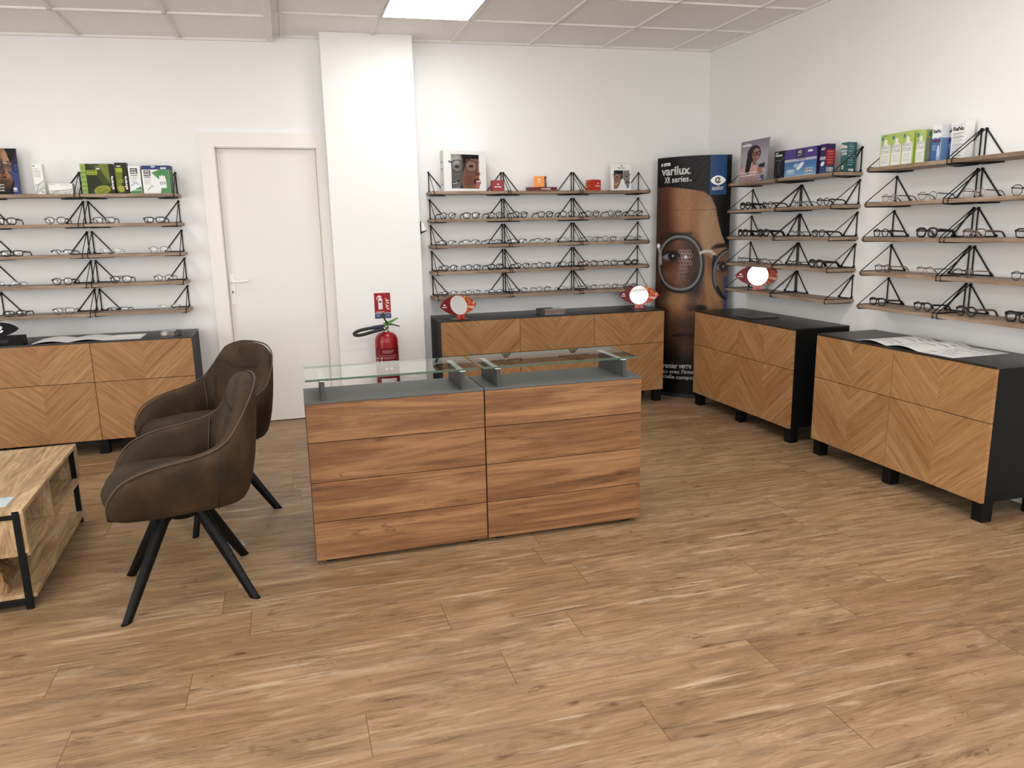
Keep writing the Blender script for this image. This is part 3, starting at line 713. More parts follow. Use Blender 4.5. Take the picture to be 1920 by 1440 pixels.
def make_chair(label, loc, rz):
    t = thing('armchair', label, 'armchair', loc, rz, 'brown armchairs')
    rim, bot = half(RIM), half(BOT); n = len(rim)
    def inward(i):
        a, b_ = rim[max(i - 1, 0)], rim[min(i + 1, n - 1)]
        d = Vector((b_.x - a.x, b_.y - a.y, 0))
        v = Vector((d.y, -d.x, 0))
        c = Vector((0.02, 0, 0)) - rim[i]
        if v.length < 1e-6 or i in (0, n - 1): v = Vector((0, -rim[i].y, 0))
        if v.x * c.x + v.y * c.y < 0: v = -v
        return v.normalized()
    rows = []
    for i in range(n):
        R_, B_, v = rim[i], bot[i], inward(i)
        tk = 0.055 if R_.z > 0.5 else 0.045
        ins = R_ + v * tk
        back = max(0.0, min(1.0, (-R_.x - 0.05) / 0.25))
        low = Vector((max(B_.x, -0.19), B_.y, 0.452)) + v * (0.035 - 0.0 * back)
        m1 = B_.lerp(R_, 0.35) - v * 0.016; m2 = B_.lerp(R_, 0.72) - v * 0.012
        i1 = low.lerp(ins, 0.3) + v * (0.012 + 0.028 * back); i2 = low.lerp(ins, 0.62) + v * (0.012 + 0.022 * back); i3 = low.lerp(ins, 0.88) + v * (0.006)
        rows.append([B_ + v * 0.03 + Vector((0, 0, -0.004)), B_, m1, m2, R_ - Vector((0, 0, 0.012)) - v * 0.003, R_ + v * 0.006, R_ + v * tk * 0.5 + Vector((0, 0, 0.009)), ins, i3, i2, i1, low, low + Vector((0, 0, -0.03))])
    k = len(rows[0]); b = MB()
    vs = [p for r_ in rows for p in r_]; fs = []
    for i in range(n - 1):
        for j in range(k - 1): fs.append((i * k + j, (i + 1) * k + j, (i + 1) * k + j + 1, i * k + j + 1))
    fs.append(tuple(range(k))); fs.append(tuple((n - 1) * k + j for j in range(k - 1, -1, -1)))
    b.add(vs, fs)
    b.add([r_[0] for r_ in rows], [tuple(range(n))])
    sh = part('shell', b, M['leather'], t, True)
    sm = sh.modifiers.new('s', 'SUBSURF'); sm.levels = 1; sm.render_levels = 1
    pp = [r_[5] + Vector((0, 0, 0.004)) - inward(i) * 0.006 for i, r_ in enumerate(rows)]
    part('piping', MB().tube(pp, 0.0038, 6), M['piping'], sh, True)
    pi = [r_[7] + Vector((0, 0, 0.002)) for r_ in rows][20:n - 20]
    # curved seam of the head cushion and the arm seams
    sp = []
    for i in range(38, n - 38):
        u = (i - (n - 1) / 2) / ((n - 1) / 2 - 38)
        f_ = 0.62 + 0.22 * u * u
        a, c = rows[i][9], rows[i][7]
        p = a.lerp(c, max(0.0, (f_ - 0.5) / 0.5)); sp.append(p + inward(i) * 0.006)
    part('head_seam', MB().tube(sp, 0.0022, 5), M['seam'], sh, True)
    for i in (26, n - 27):
        r_ = rows[i]; part('arm_seam', MB().tube([q + inward(i) * 0.004 for q in (r_[11], r_[10], r_[9], r_[8], r_[7])], 0.0024, 5), M['piping'], sh, True)
        part('arm_seam', MB().tube([r_[q] - inward(i) * 0.003 for q in (1, 2, 3, 4)], 0.0018, 5), M['seam'], sh, True)
    # cushion
    N = 22; vs = []; fs = []
    for i in range(N + 1):
        for j in range(N + 1):
            a, c = -1 + 2 * i / N, -1 + 2 * j / N
            x = a * math.sqrt(1 - 0.26 * c * c) ; y = c * math.sqrt(1 - 0.30 * a * a)
            e = max(abs(a), abs(c))
            z = 0.522 - 0.034 * c * c - 0.012 * max(0.0, -a) - 0.04 * e ** 10 - (0.035 * max(0.0, (x - 0.5) / 0.5) ** 2.5)
            vs.append((0.040 + x * 0.232, y * 0.236, z))
    for i in range(N):
        for j in range(N): q = i * (N + 1) + j; fs.append((q, q + N + 1, q + N + 2, q + 1))
    edge = [i * (N + 1) for i in range(N + 1)] + [N * (N + 1) + j for j in range(1, N + 1)] + [i * (N + 1) + N for i in range(N - 1, -1, -1)] + [j for j in range(N - 1, 0, -1)]
    base = len(vs); vs += [(vs[q][0] * 0.93 + 0.002, vs[q][1] * 0.95, 0.385) for q in edge]; m = len(edge)
    fs += [(edge[q], edge[(q + 1) % m], base + (q + 1) % m, base + q) for q in range(m)]
    fs.append(tuple(base + q for q in range(m)))
    st = part('seat', MB().add(vs, fs), M['leather'], t, True)
    part('hub', MB().lathe([(0.05, 0.305), (0.058, 0.31), (0.06, 0.345), (0.085, 0.36), (0.085, 0.386)], 24), M['leg'], t, True)
    for sx in (1, -1):
        for sy in (1, -1):
            b = MB().tube([(sx * 0.03, sy * 0.03, 0.355), (sx * 0.07, sy * 0.07, 0.322), (sx * 0.222, sy * 0.218, 0.0), (sx * 0.228, sy * 0.224, -0.02)], [0.026, 0.0255, 0.019, 0.019], 12, flat=(0.72, 1.15))
            b.v = [(x, y, max(z, 0.0)) for x, y, z in b.v]
            part('leg', b, M['leg'], t, True)
    return t
make_chair('brown leatherette armchair nearer the viewer, seen from its side', (-1.508, -2.27, 0), R(188))
make_chair('brown leatherette armchair further back, facing left in front of the door', (-1.49, -1.42, 0), R(180 + 35))

# ------------------------------------------------------------------ coffee table
t = thing('coffee_table', 'oak coffee table with black metal frame and open side cubbies', 'table', (-2.055, -2.28, 0), R(2.75))
part('tabletop', MB().box(-0.60, 0, 0, 0.955, 0.384, 0.40), M['table'], t, bevel=0.001)
part('end_panel', MB().box(-0.585, -0.012, 0.016, 0.03, 0.228, 0.384), M['table'], t)
part('end_panel', MB().box(-0.60, 0, 0.94, 0.955, 0.228, 0.384), M['table'], t)
part('side_post', MB().box(-0.012, 0, 0.004, 0.03, 0.228, 0.384), M['table'], t)
part('cubby_floor', MB().box(-0.60, 0, 0.016, 0.955, 0.213, 0.228), M['table'], t)
part('divider', MB().box(-0.46, -0.004, 0.412, 0.424, 0.228, 0.384), M['table'], t)
part('cubby_back', MB().box(-0.472, -0.46, 0.03, 0.94, 0.228, 0.384), M['table'], t)
part('lower_shelf', MB().box(-0.60, 0, 0.016, 0.955, 0.042, 0.058), M['table'], t, bevel=0.001)
for x in (-0.6, -0.036):
    for y in (-0.002, 0.938):
        o = part('leg', MB().box(x, x + 0.024, y, y + 0.018, 0, 0.396), M['leg'], t, bevel=0.002)
        if y < 0:
            for z in (0.385, 0.206, 0.195, 0.048, 0.036):
                part('bolt', MB().tube([(x + 0.012, y - 0.002, z), (x + 0.012, y + 0.001, z)], 0.004, 8), M['black'], o)
part('frame_rail', MB().box(-0.576, -0.036, -0.002, 0.015, 0.366, 0.384), M['leg'], t)
part('frame_rail', MB().box(-0.576, -0.036, -0.002, 0.015, 0.022, 0.042), M['leg'], t)
part('frame_rail', MB().box(-0.576, -0.036, 0.938, 0.956, 0.022, 0.042), M['leg'], t)
# leaflet on the table, bag on its lower shelf
t = thing('leaflet', 'pale blue and pink leaflet lying on the coffee table corner', 'leaflet', (-2.125, -2.22, 0.4005), R(2.75))
part('paper', MB().box(-0.20, 0, 0, 0.11, 0, 0.0015), M['paper'], t)
def leaf(a, w, h):
    a.put(a.rect(0, 0, w, h), '#b9cdd3'); a.put(a.rect(0, 0, w * .62, h * .35), '#c86f80'); a.put(a.rect(w * .3, h * .3, w * .72, h * .85), '#e6e6ea')
    for k in range(4): a.put(a.rect(w * .36, h * (.42 + .1 * k), w * .66, h * (.45 + .1 * k)), '#a9b3c4')
printed(t, leaf, 0.20, 0.11, (-0.20, 0.11, 0.0021), (1, 0, 0), (0, -1, 0), 40, 24)
t = thing('paper_bag', 'crumpled brown paper bag on the lower shelf of the coffee table', 'bag', (-2.26, -2.13, 0.0585), R(12))
rnd = random.Random(4); N = 14; vs = []; fs = []
for i in range(N + 1):
    for j in range(N + 1):
        a, c = -1 + 2 * i / N, -1 + 2 * j / N; e = max(abs(a), abs(c))
        z = 0.075 * (1 - e ** 4) + (0.014 * rnd.uniform(-1, 1) if e < .95 else 0)
        vs.append((a * 0.085 + 0.006 * rnd.uniform(-1, 1), c * 0.13 + 0.006 * rnd.uniform(-1, 1), max(0.0, z)))
for i in range(N):
    for j in range(N): q = i * (N + 1) + j; fs.append((q, q + N + 1, q + N + 2, q + 1))
part('bag_body', MB().add(vs, fs), M['kraft'], t)
for k in range(3):
    b = MB().box(-0.03, 0.05, -0.05 + 0.045 * k, -0.028 + 0.045 * k, 0.083, 0.0845); part('printed_band', b, M['inkk'], t)

# ------------------------------------------------------------------ fire point
t = thing('fire_extinguisher', 'red fire extinguisher standing in front of the white pillar', 'fire extinguisher', (-0.385, 0.13, 0), 0)
RB = 0.084
part('cylinder', MB().lathe([(0.078, 0), (RB, 0.006), (RB, 0.60), (0.081, 0.625), (0.072, 0.648), (0.055, 0.665), (0.032, 0.672), (0.028, 0.676)], 40), M['red'], t, True)
part('valve_neck', MB().lathe([(0.026, 0.674), (0.026, 0.682), (0.017, 0.686), (0.017, 0.70), (0.022, 0.702), (0.022, 0.716), (0.012, 0.72)], 20), M['chrome'], t, True)
part('lever', MB().prism([(-0.015, 0.718), (-0.017, 0.737), (0.0, 0.744), (0.03, 0.753), (0.09, 0.775), (0.094, 0.769), (0.045, 0.742), (0.02, 0.720)], -0.013, 0.013), M['green'], t, bevel=0.002)
part('handle', MB().tube([(0.005, 0, 0.724), (0.04, 0, 0.727), (0.075, 0, 0.718), (0.10, 0, 0.709)], [0.012, 0.009, 0.007, 0.006], 10, flat=(1.3, 0.6)), M['rubber'], t, True)
part('safety_clip', MB().tube([(0.012, -0.01, 0.735), (-0.004, -0.012, 0.765), (-0.016, -0.012, 0.785), (-0.018, -0.012, 0.80)], [0.013, 0.012, 0.011, 0.010], 8, flat=(1, .5)), M['rubber'], t, True)
h = [(-0.015, -0.02, 0.716), (-0.09, -0.02, 0.712), (-0.17, -0.022, 0.702), (-0.218, -0.03, 0.688), (-0.232, -0.045, 0.676), (-0.215, -0.06, 0.668), (-0.17, -0.068, 0.672), (-0.09, -0.06, 0.690), (-0.02, -0.05, 0.702)]
part('hose', MB().tube(catmull(h, 5), 0.0115, 10), M['rubber'], t, True)
part('nozzle_sleeve', MB().tube([(-0.022, -0.02, 0.7165), (-0.05, -0.02, 0.7155), (-0.095, -0.02, 0.712)], 0.0145, 12), M['navy'], t, True)
part('hose_collar', MB().tube([(-0.03, -0.05, 0.701), (0.0, -0.03, 0.703)], 0.012, 12), M['chrome'], t, True)
def extl(a, w, h):
    a.put(a.rect(0, 0, w, h), '#7d0e10')
    def box_(x0, y0, x1, y1, l=.0016):
        a.put(a.rect(x0, y0, x1, y0 + l) + a.rect(x0, y1 - l, x1, y1) + a.rect(x0, y0, x0 + l, y1) + a.rect(x1 - l, y0, x1, y1), '#c9a5a2')
    box_(.01, .01, .05, h * .95); box_(.055, .055, .19, h * .55)
    for k, y in enumerate((.018, .027, .034)): a.put(a.rect(.08, y, .165 - .01 * k, y + .004), '#b98a88')
    for k in range(3):
        y = .066 + .024 * k
        a.put(a.rect(.062, y, .078, y + .016), '#d8b8b5'); a.put(a.rect(.085, y + .002, .175 - .006 * k, y + .006), '#cfaaa8'); a.put(a.rect(.085, y + .009, .165, y + .0115), '#b98a88')
        a.put(a.rect(.02, y + .004, .036, y + .018), '#d8b8b5')
    for x in (.095, .13): a.put(a.rect(x, .142, x + .018, .16), '#dcc')
    a.put(a.rect(.06, h * .62, .18, h * .9), '#cfcac6')
    for k in range(6): a.put(a.rect(.07, h * (.66 + .04 * k), .17 - .008 * (k % 3), h * (.67 + .04 * k)), '#8f8a88')
a = Art(110, 150, 0.23, 0.36); extl(a, 0.23, 0.36)
ang = R(-95) + (a.X - 0.115) / RB
P = np.stack([(RB + 0.0006) * np.cos(ang), (RB + 0.0006) * np.sin(ang), 0.565 - a.Y], -1)
link('label', color_grid('label', P, a.C), t)
t = thing('fire_sign', 'red fire extinguisher sign with two blue panels on the white pillar', 'sign', (-0.442, 0.2795, 0.75), R(0))
t.rotation_euler = (0, R(0), 0)
part('red_panel', MB().box(0, 0.119, -0.002, 0, 0.049, 0.196), M['red'], t)
def fsign(a, w, h):
    a.put(a.rect(0, 0, w, h), '#b01318')
    bt = [(.26, .83), (.255, .36), (.29, .27), (.35, .24), (.46, .24), (.52, .28), (.545, .36), (.55, .82)]
    X = lambda pts: [(x * w * .92, y * h) for x, y in pts]
    a.put(a.poly(X(bt)), '#e8e4e2'); a.put(a.poly(X([(.30, .40), (.50, .40), (.50, .48), (.30, .48)])), '#7d1215')
    a.put(a.poly(X([(.15, .33), (.17, .22), (.26, .14), (.36, .11), (.50, .17), (.50, .21), (.42, .21), (.42, .25), (.34, .25), (.33, .20), (.24, .22), (.20, .27), (.20, .33)])), '#e8e4e2')
    for k, (x, y) in enumerate(((.72, .25), (.74, .38), (.70, .53), (.74, .67))):
        a.put(a.poly(X([(x, y), (x + .06, y + .02), (x + .12, y + .09), (x + .20, y + .12), (x + .26, y + .10), (x + .27, y + .15), (x + .18, y + .18), (x + .10, y + .15), (x + .06, y + .08)])), '#e8e4e2')
printed(t, fsign, 0.119, 0.147, (0, -0.0026, 0.196), (1, 0, 0), (0, 0, -1), 90, 110)
lettering('EXTINCTEUR', t, 0.062, 0.01, 0.0535, -0.0032, M['inkw'], 0.006)
def blue(a, w, h):
    a.put(a.rect(0, 0, w, h), '#24416f')
    for k in range(3): a.put(a.rect(w * .18, h * (.2 + .2 * k), w * .8, h * (.28 + .2 * k)), '#9fb2cc')
for x in (0.0, 0.071):
    o = part('blue_panel', MB().box(x, x + 0.048, -0.002, 0, 0.008, 0.044), M['navy'], t)
    printed(o, blue, 0.048, 0.036, (x, -0.0026, 0.044), (1, 0, 0), (0, 0, -1), 24, 18)
part('black_panel', MB().box(0.0495, 0.0695, -0.002, 0, 0.008, 0.047), M['inkk'], t)
t = thing('wall_alarm', 'small black and white device on the side of the pillar', 'alarm', (-0.075, 0.33, 1.365))
part('back_plate', MB().box(0, 0.012, -0.03, 0.03, 0, 0.095), M['black'], t, bevel=0.002)
b = MB().add([(0.012, -0.025, 0.02), (0.012, 0.025, 0.02), (0.05, 0.025, 0.03), (0.05, -0.025, 0.03), (0.012, -0.025, 0.09), (0.012, 0.025, 0.09), (0.032, 0.025, 0.085), (0.032, -0.025, 0.085)], [(0, 1, 2, 3), (7, 6, 5, 4), (0, 3, 7, 4), (1, 5, 6, 2), (3, 2, 6, 7), (0, 4, 5, 1)])
part('cover', b, M['white'], t, bevel=0.002)
part('lower_lip', MB().prism([(0.0, 0.0), (0.052, 0.024), (0.05, 0.03), (0.0, 0.018)], -0.026, 0.026), M['black'], t)
t = thing('floor_socket', 'small grey metal floor socket between armchair and counter', 'socket', (-1.376, -1.905, 0), R(20))
part('plate', MB().box(-0.055, 0.055, -0.03, 0.03, 0, 0.006), M['steel'], t, bevel=0.002)
part('outlet_hole', MB().box(0.028, 0.038, -0.002, 0.01, 0.006, 0.0068), M['inkk'], t)
part('lid', MB().box(-0.05, 0.008, -0.026, 0.026, 0.006, 0.009), M['steel'], t, bevel=0.001)

# ------------------------------------------------------------------ the curved face column in the corner
CA, CB, CN = np.array([1.87, .30]), np.array([2.310, -.075]), np.array([-.649, -.761])
CH = 1.92
def col_pt(s_, front=True):
    k = 4 * s_ * (1 - s_)
    return CA + (CB - CA) * s_ + CN * (0.10 if front else -0.055) * k
t = thing('display_column', 'tall curved black advertising column with a face in glasses, in the corner', 'advertising column', (2.09, 0.1125, 0))
OX = np.array([2.09, 0.1125])
n = 36; pts = [col_pt(i / n) - OX for i in range(n + 1)] + [col_pt(i / n, False) - OX for i in range(n - 1, 0, -1)]
b = MB(); m_ = len(pts)
b.add([(p[0], p[1], z) for z in (0.0, CH) for p in pts], [tuple(range(m_))[::-1], tuple(range(m_, 2 * m_))] + [(i, (i + 1) % m_, m_ + (i + 1) % m_, m_ + i) for i in range(m_)])
part('body', b, M['dark'], t)
def col_map(s_, v):
    g = (116 * s_ + 34.3 * s_ ** 2 - 7.3 * s_ ** 3) / 143.0
    L = 1233.5 - 8.5 * v; Rr = 1373.0 - 18 * v
    top = 297.5 - 13.5 * s_ + 5 * s_ ** 2; bot = 736.5 + 31 * s_ - 21.5 * s_ ** 2
    return L + (Rr - L) * g, top + (bot - top) * v
def col_inv(px, py):
    v = 0.5; s_ = 0.5
    for _ in range(40):
        x, y = col_map(s_, v); s_ += (px - x) / 140.0; v += (py - y) / 450.0
    return s_, v
def face_art(a, blue=True, bg='#0b0a0b'):
    """dark-haired face with metal glasses; art units follow the print's own layout"""
    a.put(np.ones(a.X.shape), bg)
    rs = np.random.RandomState(3)
    skin = a.poly([(1225, 352), (1250, 348), (1290, 352), (1320, 356), (1333, 366), (1342, 384), (1347, 412), (1352, 432), (1360, 452), (1368, 470), (1368, 600), (1352, 640), (1330, 700), (1300, 705), (1262, 700), (1240, 640), (1225, 560)])
    a.put(skin, '#8a5834')
    a.put(skin * (1 - a.grad('x', 1262, 1282)), '#59301b', .85)
    a.put(skin * a.ell(1285, 372, 24, 70, .9), '#a87650', .75)
    a.put(skin * a.ell(1330, 425, 22, 60, .9), '#b08a66', .85)
    a.put(skin * a.ell(1302, 405, 8, 60, .9), '#96643c', .6)
    a.put(skin * a.ell(1250, 600, 40, 50, .9), '#95643d', .8)
    a.put(skin * a.ell(1238, 565, 14, 70, .8), '#4b2612', .8)
    a.put(skin * a.ell(1353, 440, 10, 26, .8), '#c0a184', .5)
    for k in range(9):
        x = 1238 + k * 6; a.put(a.line([(x, 444 - k * .7), (x + 10, 434)], 5, 1.5), '#20130d', .8)
    for k in range(6):
        x = 1336 + k * 5; a.put(a.line([(x, 461 - k), (x + 9, 455 - k * .6)], 4.5, 1.5), '#241710', .85)
    # nose
    a.put(a.poly([(1322, 472), (1336, 480), (1340, 520), (1348, 556), (1350, 574), (1338, 584), (1310, 584), (1290, 578), (1288, 562), (1300, 540), (1312, 510)]), '#7a4c2c', .9)
    a.put(a.ell(1300, 545, 12, 34, .9, .35), '#2c1a14', .85)
    a.put(a.ell(1328, 540, 6, 52, .9, -.12), '#a5744b', .8)
    a.put(a.ell(1342, 545, 8, 34, .9, -.2), '#b98a5e', .7)
    a.put(a.ell(1334, 568, 13, 10, .9), '#a36b42', .6)
    a.put(a.ell(1312, 575, 13, 6, .6), '#0c0605', .95); a.put(a.ell(1298, 572, 10, 9, .8), '#3b2015', .8)
    # mouth, stubble, chin
    a.put(skin * a.ell(1300, 606, 40, 20, .9), '#452a1d', .75)
    a.put(a.ell(1290, 628, 26, 8, .7), '#5b2019', .9); a.put(a.line([(1262, 630), (1285, 627), (1312, 632)], 3), '#180807', .95); a.put(a.ell(1290, 637, 18, 4, .7), '#743a30', .8)
    a.put(skin * a.grad('y', 585, 670), '#1c0e08', .85); a.put(skin * a.ell(1240, 480, 18, 120, .9), '#3d2011', .6); a.put(skin * a.ell(1290, 660, 16, 14, .9), '#5c3420', .6)
    a.put(a.grad('y', 655, 705), '#080706', .97)
    a.put(skin * (1 - a.grad('x', 1230, 1262)) * a.grad('y', 575, 640), '#0c0605', .95)
    # eyes
    for (ex, ey, k) in ((1259, 477, 1.0), (1353, 496, .9)):
        a.put(a.ell(ex, ey, 17 * k, 11 * k, .6), '#33221c', .9); a.put(a.ell(ex - 3, ey + 1, 13 * k, 6 * k, .6), '#8b817c'); a.put(a.ell(ex + 2, ey, 8.5 * k, 8 * k, .3), '#14100f')
        a.put(a.ell(ex + 3, ey - 1, 2, 2, .5), '#c9c3c4'); a.put(a.line([(ex - 17 * k, ey - 3), (ex - 6, ey - 9 * k), (ex + 8, ey - 8 * k), (ex + 17 * k, ey)], 3.2), '#0d0807')
    a.put(skin * a.ell(1272, 560, 30, 16, .9), '#a87a50', .6); a.put(skin * a.ell(1262, 512, 26, 12, .9), '#7a4c30', .7); a.put(skin * a.ell(1296, 455, 16, 22, .9), '#5a3420', .6)
    gr = rs.rand(*a.X.shape); a.put(skin * (gr > .6), '#2a1810', .10); a.put(skin * (gr < .3), '#d8b090', .06)
    # lens tint and honeycomb
    a.put(a.ell(1277, 490, 38, 48, .1, 0, 2.2) * a.grad('x', 1262, 1305), '#1b1317', .72)
    for r_ in range(9):
        for q in range(4):
            x = 1276 + q * 5.6 + (r_ % 2) * 2.8 - max(0, r_ - 3) * 1.6; y = 468 + r_ * 7.2
            if q > 3 - r_ // 4: continue
            a.put(a.ring(x, y, 2.7, 3.2, 1.1), '#b99aa6', .75 - .05 * r_)
    a.put(a.ell(1286, 478, 3, 3, .8), '#f3e3ee', .9)
    # glasses
    a.put(a.ring(1277, 491, 40.5, 51, 7.5, 0, 2.2), '#101012'); a.put(a.ring(1275.5, 489.5, 39.5, 50, 3.6, 0, 2.2), '#7d7b79')
    a.put(a.line([(1233, 455), (1238, 470), (1239, 490)], 5), '#9a9896'); a.put(a.ell(1235, 457, 3, 4, .4), '#f2f0ee')
    a.put(a.line([(1314, 470), (1322, 466.5), (1333, 467), (1340, 473)], 5), '#c9c2b6'); a.put(a.line([(1340, 476), (1337, 490), (1338, 505)], 5), '#191716')
    a.put(a.ell(1379, 511, 39, 46, .1, 0, 2.2) * a.rect(1339, 440, 1400, 600), '#6e625c', .35)
    a.put(a.ring(1379, 511, 41, 48.5, 6, 0, 2.2), '#131315'); a.put(a.ring(1379, 511, 40, 47.5, 3.2, 0, 2.2), '#7d7b7a')
    a.put(a.poly([(1356, 515), (1372, 510), (1372, 592), (1357, 592), (1355, 560)]) , '#454a86', .85); a.put(a.line([(1345, 535), (1353, 552), (1363, 558), (1372, 558)], 5), '#1d1b20')
nx, ny = 120, 380
S_, V_ = np.meshgrid(np.linspace(0.003, 0.997, nx), np.linspace(0, 1, ny))
PX, PY = col_map(S_, V_)
a = Art(0, 0, X=PX, Y=PY); face_art(a)
for k in range(5):   # strands of hair
    a.put(a.line([(1250 + 14 * k, 346), (1264 + 15 * k, 315), (1290 + 16 * k, 293)], 1.2), '#3a3634', .8)
a.put(a.poly([(1333, 285), (1364, 285), (1361.5, 361.5), (1331, 361.5)]), '#1d4a7d')
a.put(a.poly([(1364, 285), (1376, 285), (1374, 305), (1364, 291)]), '#2a2038')
a.put(a.line([(1230, 391.0), (1372, 388.5)], 0.8), '#3a2214', .5)
q = CA + (CB - CA) * S_[..., None] + CN * 0.1012 * (4 * S_ * (1 - S_))[..., None] - OX
P = np.stack([q[..., 0], q[..., 1], CH - 0.001 - V_ * (CH - 0.03)], -1)
link('printed_face', color_grid('printed_face', P, a.C), t)
def on_col(px0, py0, px1, py1):
    """maps lettering laid out from its lower-left corner to its lower-right corner around the column"""
    s0, v0 = col_inv(px0, py0); s1, v1 = col_inv(px1, py1)
    arc = 0.62
    def fn(p, q_, w):
        f = p / w; s_ = s0 + (s1 - s0) * f; v = v0 + (v1 - v0) * f
        c = CA + (CB - CA) * s_ + CN * 0.1025 * 4 * s_ * (1 - s_) - OX
        return (c[0], c[1], CH - 0.001 - v * (CH - 0.03) + q_)
    return fn, abs(s1 - s0) * arc
def col_text(s, a0, a1, height, mat=None, bold=0.02):
    fn, w = on_col(*a0, *a1)
    lettering(s, t, w, 0, 0, 0, mat or M['inkw'], height, False, bold, fn=lambda p, q_: fn(p, q_, w))
col_text('varilux', (1240.5, 329), (1294, 325), 0.068, bold=0.03)
col_text('XR', (1246, 342), (1257, 341.5), 0.047, bold=0.02); col_text('series', (1260, 341), (1291.5, 338.5), 0.044)
col_text('TM', (1292, 338), (1297, 337.6), 0.012); col_text('®', (1293, 324), (1296, 324), 0.012)
fn, w = on_col(1240.5, 312, 1257, 310)
pb = MB(); pb.v = [fn(p, q_, w) for p, q_ in ((0, 0), (w / 2, 0), (w, 0), (w, .022), (w / 2, .022), (0, .022))]; pb.f = [(0, 1, 4, 5), (1, 2, 3, 4)]
part('badge', pb, M['inkw'], t)
fn2, w2 = on_col(1242, 311.3, 1255.5, 309.6)
lettering('NOUVEAU', t, w2, 0, 0, 0, M['inkk'], 0.013, fn=lambda p, q_: tuple(np.array(fn2(p, q_, w2)) + np.array([CN[0], CN[1], 0]) * .002))
col_text('essilor', (1335, 354), (1357, 352.4), 0.036)
s0, v0 = col_inv(1346.5, 335.5)
def lens_pts(W_, H_, n=18):
    up = [(-W_ + 2 * W_ * i / n, H_ * (1 - (2 * i / n - 1) ** 2) ** 0.8) for i in range(n + 1)]
    return up + [(x, -z) for x, z in up[-2:0:-1]]
def col_poly(name, poly, s0, v0, mat, off):
    out = []
    for x, z in poly:
        s_ = s0 + x / 0.62; c = CA + (CB - CA) * s_ + CN * (0.1012 + off) * 4 * s_ * (1 - s_) - OX; c = c + CN * off
        out.append((c[0], c[1], CH - 0.001 - v0 * (CH - 0.03) + z))
    b_ = MB(); b_.add(out, [tuple(range(len(out)))]); part(name, b_, mat, t)
col_poly('eye_emblem', lens_pts(.058, .036), s0, v0, M['inkw'], .0012)
def e_letter(r0, r1, n=26):
    """open ring with a slanted bar, as a strip polygon list"""
    A_ = [R(-20 - 300 * i / n) for i in range(n + 1)]
    return [(r1 * math.cos(q_), r1 * math.sin(q_)) for q_ in A_] + [(r0 * math.cos(q_), r0 * math.sin(q_)) for q_ in A_[::-1]]
col_poly('emblem_letter', e_letter(.013, .023), s0, v0, M['inkk'], .002)
col_poly('emblem_letter', [(-.006, -.008), (.002, -.011), (.019, .009), (.012, .015)], s0, v0, M['inkk'], .002)
col_text('Premier verre', (1239, 692.5), (1296, 694.5), 0.045, bold=0.01)
col_text("conçu avec l'intelligence", (1228.5, 702.5), (1336, 705.5), 0.042, bold=0.01)
col_text('artificielle comportementale', (1226, 712), (1352, 716), 0.042, bold=0.01)

# ------------------------------------------------------------------ cartons and cards on the top shelves
def carton(label, loc, rz, w, h, dp, base, front=None, side=None, which='right', top=None, res=420, name='carton', cat='box', group=None, tilt=0.0):
    t = thing(name, label, cat, loc, rz, group)
    if tilt: t.rotation_euler = (tilt, 0, rz)
    mat = plain(base_name(base), base, 0.4, var=0.03) if isinstance(base, str) else base
    part('carton_body', MB().box(-w / 2, w / 2, -dp / 2, dp / 2, 0, h), mat, t, bevel=0.0008)
    e = 0.0006
    if front: printed(t, front, w - .001, h - .001, (-w / 2 + .0005, -dp / 2 - e, h - .0005), (1, 0, 0), (0, 0, -1), max(8, int(w * res)), max(8, int(h * res)), 'front_print')
    if side:
        if which == 'right': printed(t, side, dp - .001, h - .001, (w / 2 + e, -dp / 2 + .0005, h - .0005), (0, 1, 0), (0, 0, -1), max(8, int(dp * res)), max(8, int(h * res)), 'side_print')
        else: printed(t, side, dp - .001, h - .001, (-w / 2 - e, dp / 2 - .0005, h - .0005), (0, -1, 0), (0, 0, -1), max(8, int(dp * res)), max(8, int(h * res)), 'side_print')
    t['w'] = w; t['dp'] = dp
    return t
_bn = {}
def base_name(c): return 'card_' + c.strip('#')
def txt(t, s, x, z, w, mat, h=None, vert=False, bold=0.02):
    return lettering(s, t, w, -t['w'] / 2 + x, z, -t['dp'] / 2 - 0.0009, mat, h, vert, bold)
def stxt(t, s, y, z, w, mat, h=None):
    W2, D2 = t['w'] / 2, t['dp'] / 2
    o = lettering(s, t, w, 0, 0, 0, mat, h, fn=lambda p, q_: (W2 + 0.0012, -D2 + y + p, z + q_))
    return o
